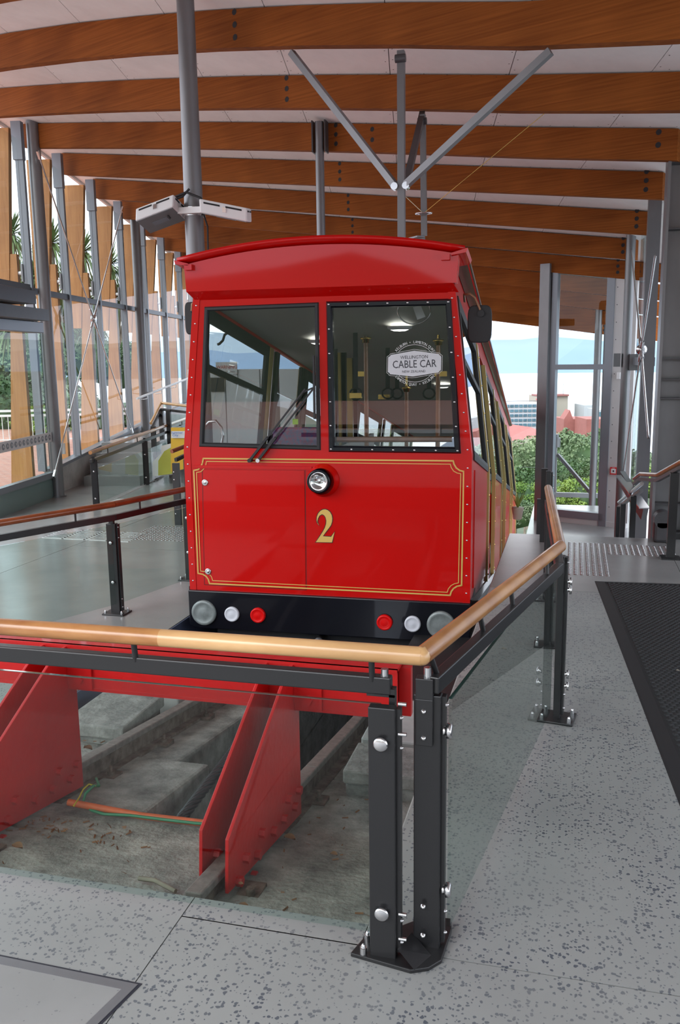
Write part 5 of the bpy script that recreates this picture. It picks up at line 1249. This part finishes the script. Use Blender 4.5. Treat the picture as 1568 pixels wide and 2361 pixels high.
for (x, dy) in ((830, 1.2), (908, 1.9), (930, 2.0), (1003, 1.9)):
    c = ic(x, 895, dy); so = cp('strap', MB().box((c.x, dy, (c.z+2.2-KS*dy)/2), (.04, .008, 2.2-KS*dy-c.z)), BLKM)
    cp('strap_ring', MB().tube([V((c.x+math.cos(q_)*.055, dy, c.z-.05+math.sin(q_)*.05)) for q_ in [2*PI*k/14 for k in range(14)]], .009, 6, True), BLKM, so)
# gold interior door pillars seen behind the right windscreen
for (x0, x1, dy) in ((768, 778, 1.9), (790, 800, 2.1), (812, 828, 2.4)):
    a, b = ic(x0, 760, dy), ic(x1, 760, dy); cp('inner_pillar', MB().bx(a.x, b.x, dy, dy+.05, -.0-KS*dy, 2.2-KS*dy), GOLDP)
    cp('inner_post', MB().bx(b.x+.01, b.x+.05, dy, dy+.05, -.0-KS*dy, 2.2-KS*dy), BLK)
cp('cab_partition', MB().bx(-.10, -.06, .3, 2.4, .0-KS*2, 1.0), CARINT)
a = ic(640, 985, 1.6); b = ic(735, 985, 1.6)
for k, dy in enumerate((1.6, 2.5)):
    z = a.z-.0-KS*(dy-1.6); x0 = a.x-.05*k; st_ = cp('seat_back', MB().bx(x0, b.x+.1, dy, dy+.09, z-.6, z), SEATM, bevel=.03); cp('seat_cushion', MB().bx(x0, b.x+.1, dy-.42, dy, z-.5, z-.38), SEATM, st_, bevel=.03)
cp('grab_handle', MB().tube([ic(*q) for q in ((478, 985, .5), (490, 972, .5), (505, 970, .5), (518, 985, .5), (522, 1005, .5), (517, 1030, .5))], .012), STEEL)
cp('hi_vis_cloth', MB().box(ic(694, 972, 1.58), (.05, .02, .05)), HIVIS)
cp('window_catch', MB().tube([ic(*q) for q in ((535, 768, 1.0), (529, 772, 1.0), (525, 785, 1.0), (517, 793, 1.0), (513, 794, 1.0))], .012), BLKM)
cp('fan_ring', MB().tube([ic(958+38*math.cos(q_), 715+32*math.sin(q_), .5) for q_ in [2*PI*k/28 for k in range(28)]], .006, 6, True), STEEL)
cp('notice_card', MB().prism([ic(*q) for q in ((954, 708, .3), (972, 704, .3), (983, 730, .3), (964, 737, .3))], (0, .004, 0)), WHITE)
# sticker on the right windscreen
def spx(zx, zy): p = F(870+zx/8.253, 770+zy/8.253, 0); return V((p.x, .0085, p.z))
gy = .0085
ol = [(690, 292), (1175, 362), (1190, 390), (1228, 412), (1222, 705), (1185, 722), (1172, 752), (660, 838), (215, 790), (205, 765), (168, 742), (175, 428), (215, 410), (228, 382)]
ol2 = [(690, 318), (1158, 380), (1175, 405), (1205, 428), (1200, 692), (1170, 706), (1155, 735), (665, 812), (232, 768), (220, 745), (188, 725), (195, 442), (230, 425), (243, 400)]
SK = cp('windscreen_sticker', tri(MB().add([spx(*q) for q in ol2], [tuple(range(14))])), STICK, FR_, fix=False, label='pale shaped sticker reading WELLINGTON CABLE CAR NEW ZEALAND')
def line(pts, wv, y=.0): 
    mb = MB()
    for a, b in zip(pts, pts[1:]+pts[:1] if pts[0] != pts[-1] else pts[1:]):
        a = spx(*a); b = spx(*b); d = (b-a).normalized(); s_ = V((-d.z, 0, d.x))*wv; yv = V((0, y, 0)); mb.add([a-s_+yv, b-s_+yv, b+s_+yv, a+s_+yv], [(0, 1, 2, 3)])
    return mb
cp('sticker_border', line(ol, .0012), STICKL, FR_, fix=False)
cxs, cys, rx, ry = 700, 560, 390, 358
def arcp(a0, a1, r=1.0, n=14): return [(cxs+rx*r*math.cos(R(a0+(a1-a0)*k/n)), cys-ry*r*math.sin(R(a0+(a1-a0)*k/n))) for k in range(n+1)]
mba = line(arcp(34, 146)[::-1]+[arcp(34, 146)[-1]], .0012) if False else MB()
for A in (arcp(35, 145), arcp(215, 325)):
    for a, b in zip(A, A[1:]):
        p, q = spx(*a), spx(*b); d = (q-p).normalized(); s_ = V((-d.z, 0, d.x))*.0013; mba.add([p-s_, q-s_, q+s_, p+s_], [(0, 1, 2, 3)])
cp('sticker_ring', mba, STICKL, FR_, fix=False)
kx = .00354/8.253
def ctext(s, zx, zy, hgt, m, sx=1, rot=0):
    p = CM @ spx(zx, zy); Xd = (CM.to_3x3() @ V((math.cos(rot), 0, math.sin(rot)))); Yd = (CM.to_3x3() @ V((-math.sin(rot), 0, math.cos(rot))))
    text(s, hgt*kx/.70, p, Xd, Yd, m, FR_, sx=sx, off=.0012)
ctext('WELLINGTON', 690, 470, 56, INK, .92, R(1)); ctext('CABLE CAR', 693, 640, 128, INK, .80, R(1.2)); ctext('NEW ZEALAND', 682, 735, 40, INK, 1.0, R(1))
def arctext(s, a0, a1, r, hgt, flip=False):
    n = len(s)
    for k, ch_ in enumerate(s):
        if ch_ == ' ': continue
        a = a0+(a1-a0)*k/(n-1); x = cxs+rx*r*math.cos(R(a)); y = cys-ry*r*math.sin(R(a)); rot = R(a-90) if not flip else R(a+90)
        ctext(ch_, x, y, hgt, STICKL, .85, rot)
arctext('KELBURN • LAMBTON QUAY', 142, 36, 1.07, 46); arctext('LAMBTON QUAY • KELBURN', 219, 322, 1.2, 46, True)

# ================================================================== OUTSIDE
def tree(name, label, c, r, m, nblob, leaves, size, trunk=None, group='trees on the slope beyond the hall', flat=.75, cat='tree'):
    c = V(c); t = thing(name, label, cat, (c.x, c.y, c.z-r-1), 0, group); mb = MB()
    core = MB(); bl = []
    for k in range(nblob):
        ph = math.acos(random.uniform(-.35, 1)); th = random.uniform(0, 2*PI); q = V((math.sin(ph)*math.cos(th), math.sin(ph)*math.sin(th), math.cos(ph)*flat))*r*random.uniform(.72, 1.0)
        bl.append((c+q, r*random.uniform(.17, .30)))
    for (b, br_) in bl:
        for j in range(leaves):
            ph = math.acos(random.uniform(-.5, 1)); th = random.uniform(0, 2*PI); d = V((math.sin(ph)*math.cos(th), math.sin(ph)*math.sin(th), math.cos(ph)))
            p = b+V((d.x, d.y, d.z*.7))*br_*random.uniform(.8, 1.05); u = d.cross(V((random.random()-.5, random.random()-.5, random.random()-.5))).normalized(); v = (d+u.cross(d)*.8).normalized()
            s_ = size*random.uniform(.6, 1.3); mb.add([p-u*s_*.5, p+v*s_*.6-d*s_*.1, p+u*s_*.5, p-v*s_*.5+d*s_*.15], [(0, 1, 2, 3)])
    part('foliage', mb, m, t, fix=False, kind='stuff')
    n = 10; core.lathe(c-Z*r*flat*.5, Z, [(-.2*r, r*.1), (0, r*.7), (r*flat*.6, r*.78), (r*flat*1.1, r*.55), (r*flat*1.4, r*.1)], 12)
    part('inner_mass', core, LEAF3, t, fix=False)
    part('trunk', MB().cyl((c.x, c.y, c.z-r-3), (c.x, c.y, c.z), r*.08, r*.05, n=8), BARK, t)
    return t
# terrain
tr = MB(); gx, gy_ = 26, 44; vs = []
for j in range(gy_+1):
    y = 16.5*(1.0+.0)+ (j/gy_)**2*720
    for i in range(gx+1):
        x = -60-(j/gy_)*560+(i/gx)*(150+(j/gy_)*1100)
        dst = y-16.5; z = -2.2-.205*dst if dst < 260 else -2.2-53.3-.09*(dst-260); z = max(z, -118)
        off = abs(x+1.8+.03*y)
        z += min(7, off*.16)*min(1, dst/25+.0) if off > 3 else 0
        z += .8*math.sin(x*.21+y*.13)*min(1, dst/30)
        if x < -9: z = max(z, -.9-.0*(y)) if y < 60 and x < -12 else z
        vs.append((x, y, z))
tr.add(vs, [(j*(gx+1)+i, j*(gx+1)+i+1, (j+1)*(gx+1)+i+1, (j+1)*(gx+1)+i) for j in range(gy_) for i in range(gx)], True)
TER = struct('hillside', tr, SOIL)
sea = MB(); sea.add([(-14000, 500, -120), (14000, 500, -120), (14000, 14000, -120), (-14000, 14000, -120)], [(0, 1, 2, 3)]); struct('sea', sea, SEAM)
def ridge(name, dist, m, seed, prof):
    mb = MB(); n = 90; vs = []; 
    for i in range(n+1):
        a = R(-75)+R(150)*i/n; x = dist*math.sin(a); y = dist*math.cos(a)
        px = 784+FPX*math.tan(a+YAW) if abs(a+YAW) < R(60) else 0
        h = prof(math.degrees(a)); vs += [(x*.94, y*.94, -121), (x, y, -120+h*.6), (x*1.05, y*1.05, -120+h), (x*1.12, y*1.12, -121)]
    mb.add(vs, [(i*4+k, (i+1)*4+k, (i+1)*4+k+1, i*4+k+1) for i in range(n) for k in range(3)], True); struct(name, mb, m)
rr1 = random.Random(3)
ph_ = [rr1.uniform(0, 6) for _ in range(8)]
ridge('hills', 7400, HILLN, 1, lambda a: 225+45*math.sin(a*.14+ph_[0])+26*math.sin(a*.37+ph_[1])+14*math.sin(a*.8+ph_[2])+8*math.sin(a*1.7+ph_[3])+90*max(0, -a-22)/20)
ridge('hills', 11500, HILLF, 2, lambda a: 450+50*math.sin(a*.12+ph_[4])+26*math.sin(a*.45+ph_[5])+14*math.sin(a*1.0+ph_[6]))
# tunnel mouth down the line
tn = aD(1222, 1172, 110); t = thing('tunnel_portal', 'small brick tunnel mouth far down the track', 'tunnel', tn)
ar = []; 
for k in range(13): q_ = PI*k/12; ar.append((math.cos(q_), math.sin(q_)))
mb = MB()
for a, b in zip(ar, ar[1:]): mb.prism([tn+V((a[0]*1.3, 0, a[1]*1.3)), tn+V((b[0]*1.3, 0, b[1]*1.3)), tn+V((b[0]*1.75, 0, b[1]*1.75)), tn+V((a[0]*1.75, 0, a[1]*1.75))], (0, .6, 0))
part('brick_arch', mb, BRICKO, t); part('opening', MB().prism([tn+V((a[0]*1.32, .3, a[1]*1.32)) for a in ar]+[tn+V((-1.32, .3, -1.6)), tn+V((1.32, .3, -1.6))], (0, .1, 0)), DARK, t)
# trees on the slope: (px, py, distance, radius in px, mat)
specs = [
 ('broad rounded grey green tree behind the office blocks, right of the tall post', 1330, 1062, 95, 88, LEAF1), ('rounded grey green tree crown left of the tall post, under the red roof', 1222, 1075, 85, 78, LEAF1),
 ('bright green tree low in the tall window, right half', 1350, 1150, 48, 62, LEAF2), ('bright green tree low in the tall window, left half', 1283, 1150, 52, 55, LEAF2),
 ('mid green tree beside the rear of the car', 1212, 1150, 62, 48, LEAF2), ('dark green tree between the two bright crowns', 1310, 1110, 68, 60, LEAF3), ('dark tree behind the tunnel mouth', 1245, 1130, 72, 55, LEAF3),
 ('dark pointed tree at the right of the tall window', 1393, 1020, 110, 38, LEAF3), ('green tree at the far right behind the window frame', 1408, 1100, 80, 60, LEAF1), ('grey green shrub mass close behind the rear of the car', 1190, 1190, 40, 50, LEAF1),
 ('pale yellow green shrub at the foot of the tall window', 1340, 1205, 36, 42, LEAF2), ('leafy crown right of the building line, seen past the right columns', 1475, 1100, 60, 90, LEAF1), ('small tree seen past the right steel post', 1520, 1120, 45, 60, LEAF2), ('dark tree crown hidden behind the car rear', 1140, 1120, 75, 90, LEAF3)]
for lab, x, y, d, rp_, m in specs:
    r = rp_*d/FPX; tree('leafy_tree', lab, aD(x, y, d), r, m, 70, 60, r*.075)
# buildings
def building(name, label, x0, x1, y0, y1, d, m, floors=0, cols=0, dep=18, winm=BLUEG, group='city buildings below the hill'):
    a, b = aD(x0, y1, d), aD(x1, y1, d); top = aD((x0+x1)/2, y0, d).z; bot = aD((x0+x1)/2, y1, d).z-30
    X = (b-a); X.z = 0; wdt = X.length; X.normalize(); Yv = Z.cross(X); c = (a+b)/2; c.z = 0
    t = thing(name, label, 'building', (c.x, c.y, bot), 0, group)
    part('walls', MB().box(V((c.x, c.y, (top+bot)/2))+Yv*dep/2, (wdt, dep, top-bot), (X, Yv, Z)), m, t)
    if floors:
        vh = (top-aD((x0+x1)/2, y1, d).z)/floors; cw = wdt/cols
        for f in range(floors):
            for k in range(cols):
                p = V((c.x, c.y, top-vh*(f+.5)))+X*(-wdt/2+cw*(k+.5))-Yv*.2
                fo = part('window', MB().box(p, (cw*.78, .4, vh*.55), (X, Yv, Z)), winm, t)
    return t, X, Yv, c, top, wdt
t, X, Yv, c, top, wdt = building('office_block', 'blue glass office block with white bands, left of the tall post', 1164, 1246, 930, 985, 420, WHITEB, 5, 8)
part('roof_rail', MB().box(V((c.x, c.y, top+1.2)), (wdt, .3, .3), (X, Yv, Z)), GALV, t)
t, X, Yv, c, top, wdt = building('office_tower', 'cream office tower with dark red lattice bay', 1236, 1308, 912, 976, 440, CREAM)
lat = V((c.x, c.y, top-9))+X*(-wdt*.06); part('lattice_bay', MB().box(lat-Yv*.6, (wdt*.2, 1.2, 17), (X, Yv, Z)), BRICKD, t)
lt = MB()
for k in range(8):
    z_ = top-2-k*1.9; lt.bar(lat+X*(wdt*.09*(1 if k % 2 else -1))-Yv*1.4+Z*(z_-lat.z), lat+X*(wdt*.09*(-1 if k % 2 else 1))-Yv*1.4+Z*(z_-1.9-lat.z), .25, .25)
part('lattice', lt, WHITEB, t); part('roof_slab', MB().box(V((c.x, c.y, top+.2))+Yv*5, (wdt*1.02, 13, .8), (X, Yv, Z)), BRICKD, t)
part('sign_board', MB().box(V((c.x, c.y, top-1.6))-X*(wdt*.38)-Yv*.3, (wdt*.24, .6, 3.0), (X, Yv, Z)), WHITEB, t); text('HSBC', 2.0, V((c.x, c.y, top-2.4))-X*(wdt*.38)-Yv*.62, X, Z, INKR, t, off=.05)
for u in (.12, .34): part('mast', MB().cyl(V((c.x, c.y, top))+X*wdt*u, V((c.x, c.y, top+6))+X*wdt*u, .12, n=6), GALV, t)
building('white_block', 'plain white block right of the tower', 1346, 1372, 934, 972, 430, WHITEB); building('white_block', 'lower white block behind the outer columns', 1378, 1400, 945, 985, 400, WHITEB, 2, 3)
t, X, Yv, c, top, wdt = building('red_building', 'low building with red walls and roof in front of the tower', 1300, 1352, 966, 990, 380, REDROOF)
part('roof', MB().prism([V((c.x, c.y, top))-X*wdt*.5, V((c.x, c.y, top))-X*wdt*.1, V((c.x, c.y, top+4))-X*wdt*.25], Yv*8), REDROOF, t)
building('red_building', 'low red walled building in front of the white blocks', 1352, 1405, 966, 990, 360, REDROOF)
ra_, rb__ = aD(1168, 1010, 300), aD(1248, 1003, 300); t = thing('tiled_roof', 'long pinkish red tiled hipped roof left of the tall post', 'roof', ra_)
q = [aD(1150, 1020, 300), aD(1258, 1006, 300), aD(1225, 985, 312), aD(1150, 974, 312)]; mb = MB(); mb.add(q+[aD(1150, 990, 330), aD(1246, 992, 330)], [(0, 1, 2, 3), (3, 2, 5, 4), (1, 5, 2)]); part('tiles', mb, REDROOF, t, fix=False)
part('walls', MB().hexa([q[0]-Z*6, q[1]-Z*6, aD(1246, 992, 330)-Z*6, aD(1150, 990, 330)-Z*6, q[0], q[1], aD(1246, 992, 330), aD(1150, 990, 330)]), CREAM, t)
# steel walkway and lamp post outside the tall window
lw_ = thing('lamp_post', 'thin steel mast with a finned head outside the tall window', 'mast', aD(1283, 1200, 19)); a, b = aD(1281, 1145, 19), aD(1282, 1020, 19)
part('pole', MB().cyl(a-Z*1, b, .03, n=8), GALV, lw_); part('head', MB().cyl(b-Z*.1, b+Z*.1, .1, n=10).cyl(b+Z*.1, b+Z*.18, .06, n=8), GALV, lw_)
wk = thing('outer_guardrail', 'galvanised rail and raking brace outside the tall window', 'guardrail', aD(1330, 1145, 19))
part('rail', MB().bar(aD(1276, 1140, 19), aD(1384, 1143, 19), .08, .1), GALV, wk); part('brace', MB().bar(aD(1286, 1048, 19), aD(1362, 1136, 18.4), .05, .07), GALV, wk); part('upright', MB().bar(aD(1277, 1140, 19), aD(1277, 1200, 19), .07, .07, (0, 1, 0)), GALV, wk)
part('upright', MB().bar(aD(1386, 1143, 19), aD(1386, 1200, 19), .07, .07, (0, 1, 0)), GALV, wk)
# brick plaza to the left and behind
pz = MB(); 
pz.hexa([w(-14, .3, LZ-.3), w(22, .3, LZ-.3), w(22, 16, LZ-.3), w(-14, 40, LZ-.3), w(-14, .3, LZ-.02), w(22, .3, LZ-.02), w(22, 16, LZ-.02), w(-14, 40, LZ-.02)])
struct('brick_plaza', pz, BRICKP)
pb = MB(); pb.bx(-30, 30, -40, -9.05, -.4, -.02); struct('brick_plaza', pb, BRICKP)
fe0, fe1 = aZ(-200, 1024, LZ), aZ(460, 1010, LZ)
fg = thing('railing', 'pale metal railing with thin uprights across the brick plaza', 'railing', fe0)
for h in (.85, .72): part('top_rail', MB().bar(fe0+Z*h, fe1+Z*h, .06, .06), WHITE, fg)
part('bottom_rail', MB().bar(fe0+Z*.06, fe1+Z*.06, .03, .03), WHITE, fg); up_ = MB(); L_ = (fe1-fe0).length
for k in range(int(L_/.16)): p = fe0.lerp(fe1, k*.16/L_); up_.bar(p, p+Z*.72, .014, .014, (0, 1, 0))
part('upright', up_, WHITE, fg, kind='stuff')
# hedge and slope trees beyond the railing
hl = ['dark leafy hedge tree beyond the railing at the far left', 'green shrubbery beyond the railing behind the first fins', 'leafy shrub beyond the railing behind the second fin', 'leafy shrub beyond the railing behind the third fin', 'grey green tree beyond the railing toward the stairs', 'dark leafy tree outside near the entrance glazing']
for k, (x, y, d, rp_, m) in enumerate(((20, 960, 30, 110, LEAF3), (90, 985, 27, 60, LEAF2), (150, 960, 29, 80, LEAF1), (230, 975, 29, 70, LEAF3), (310, 980, 30, 60, LEAF1), (60, 880, 33, 110, LEAF1))):
    r = rp_*d/FPX; tree('shrub', hl[k], aD(x, y, d), r, m, 50, 60, r*.09, group='shrubs beyond the plaza railing', cat='shrub')
bt_ = ['tall leafy tree behind the cabbage trees at the far left', 'tall grey green tree behind the first cabbage tree', 'tall dark tree behind the third timber fin', 'tall green tree behind the fourth timber fin']
for k, (x, y, d, rp_, m) in enumerate(((20, 800, 40, 115, LEAF1), (125, 800, 42, 100, LEAF1), (205, 830, 41, 85, LEAF3), (275, 850, 43, 80, LEAF1))):
    r = rp_*d/FPX; tree('leafy_tree', bt_[k], aD(x, y, d), r, m, 60, 60, r*.08, group='tall trees beyond the plaza railing')
def cabbage(label, x, ytop, ybase, d, heads, rp_):
    base = aZ(x, ybase, LZ); base = aD(x, ybase, d); t = thing('cabbage_tree', label, 'tree', base, 0, 'cabbage trees outside the left glazing'); tops = []
    tk = MB(); mid = aD(x+4, (ytop+ybase)/2, d); tk.tube([base-Z*1.2, base.lerp(mid, .5)+V((.05, 0, 0)), mid], .13, 8)
    for (dx, dy_) in heads:
        e = aD(x+dx, ytop+dy_, d+random.uniform(-.6, .6)); tops.append(e); tk.tube([mid, mid.lerp(e, .5)+V((0, 0, -.1)), e], .07, 6)
    part('trunk', tk, BARK, t); lf_ = MB(); L_ = rp_*d/FPX
    for e in tops:
        for k in range(150):
            ph = math.acos(random.uniform(-.75, 1)); th = random.uniform(0, 2*PI); dv = V((math.sin(ph)*math.cos(th), math.sin(ph)*math.sin(th), math.cos(ph))); s_ = dv.cross(Z).normalized()*L_*.035; l_ = L_*random.uniform(.7, 1.1)
            m1 = e+dv*l_*.55; m2 = e+dv*l_-Z*l_*.25*(1-dv.z)
            lf_.add([e-s_*.5, e+s_*.5, m1+s_, m1-s_, m2], [(0, 1, 2, 3), (3, 2, 4)])
    part('leaf', lf_, LEAF4, t, kind='stuff', fix=False)
cabbage('tall cabbage tree outside behind the first two fins', 128, 620, 1000, 22, ((-10, -60), (25, 30), (-45, 20), (10, 120)), 75)
cabbage('cabbage tree with spiky heads behind the third fin', 205, 620, 990, 23, ((-15, -40), (20, 60), (5, 130)), 70)
cabbage('cabbage tree behind the fourth fin', 262, 640, 985, 24, ((-10, -30), (15, 50), (50, 5)), 62)
cabbage('cabbage tree at the far left behind the entrance', 40, 560, 1000, 22, ((-15, -20), (12, 90), (-20, 200)), 75)
# unseen bank added behind the viewer, uneven top shaped for the car's reflections
refl_bank = MB(); vs = [(-40+80*i/20, y, z+(.4 if y > -30 else 1.7)*math.sin(i*1.1+y)) for (y, z) in ((-24, -.4), (-28, 2.2), (-36, 5.0), (-50, 7.6)) for i in range(21)]
refl_bank.add(vs, [(j*21+i, j*21+i+1, (j+1)*21+i+1, (j+1)*21+i) for j in range(3) for i in range(20)], True); struct('hillside', refl_bank, SOIL)
# plant pot by the lower platform
pp_ = aY(1193, 1213, 14.6); t = thing('plant_pot', 'small pot with green plant at the edge of the lower platform', 'plant', (pp_.x, 14.6, LP)); part('pot', MB().lathe((pp_.x, 14.6, LP), Z, [(0, .04), (0, .07), (.18, .1), (.2, .1), (.2, .0)], 14), CREAM, t); lf = MB()
for k in range(50): a = random.uniform(0, 2*PI); e = V((pp_.x, 14.6, LP+.18)); d = V((math.cos(a)*.5, math.sin(a)*.5, 1)).normalized(); s_ = d.cross(Z).normalized()*.012; l_ = random.uniform(.15, .4); lf.add([e-s_, e+s_, e+d*l_], [(0, 1, 2)])
part('leaves', lf, LEAF2, t, fix=False)
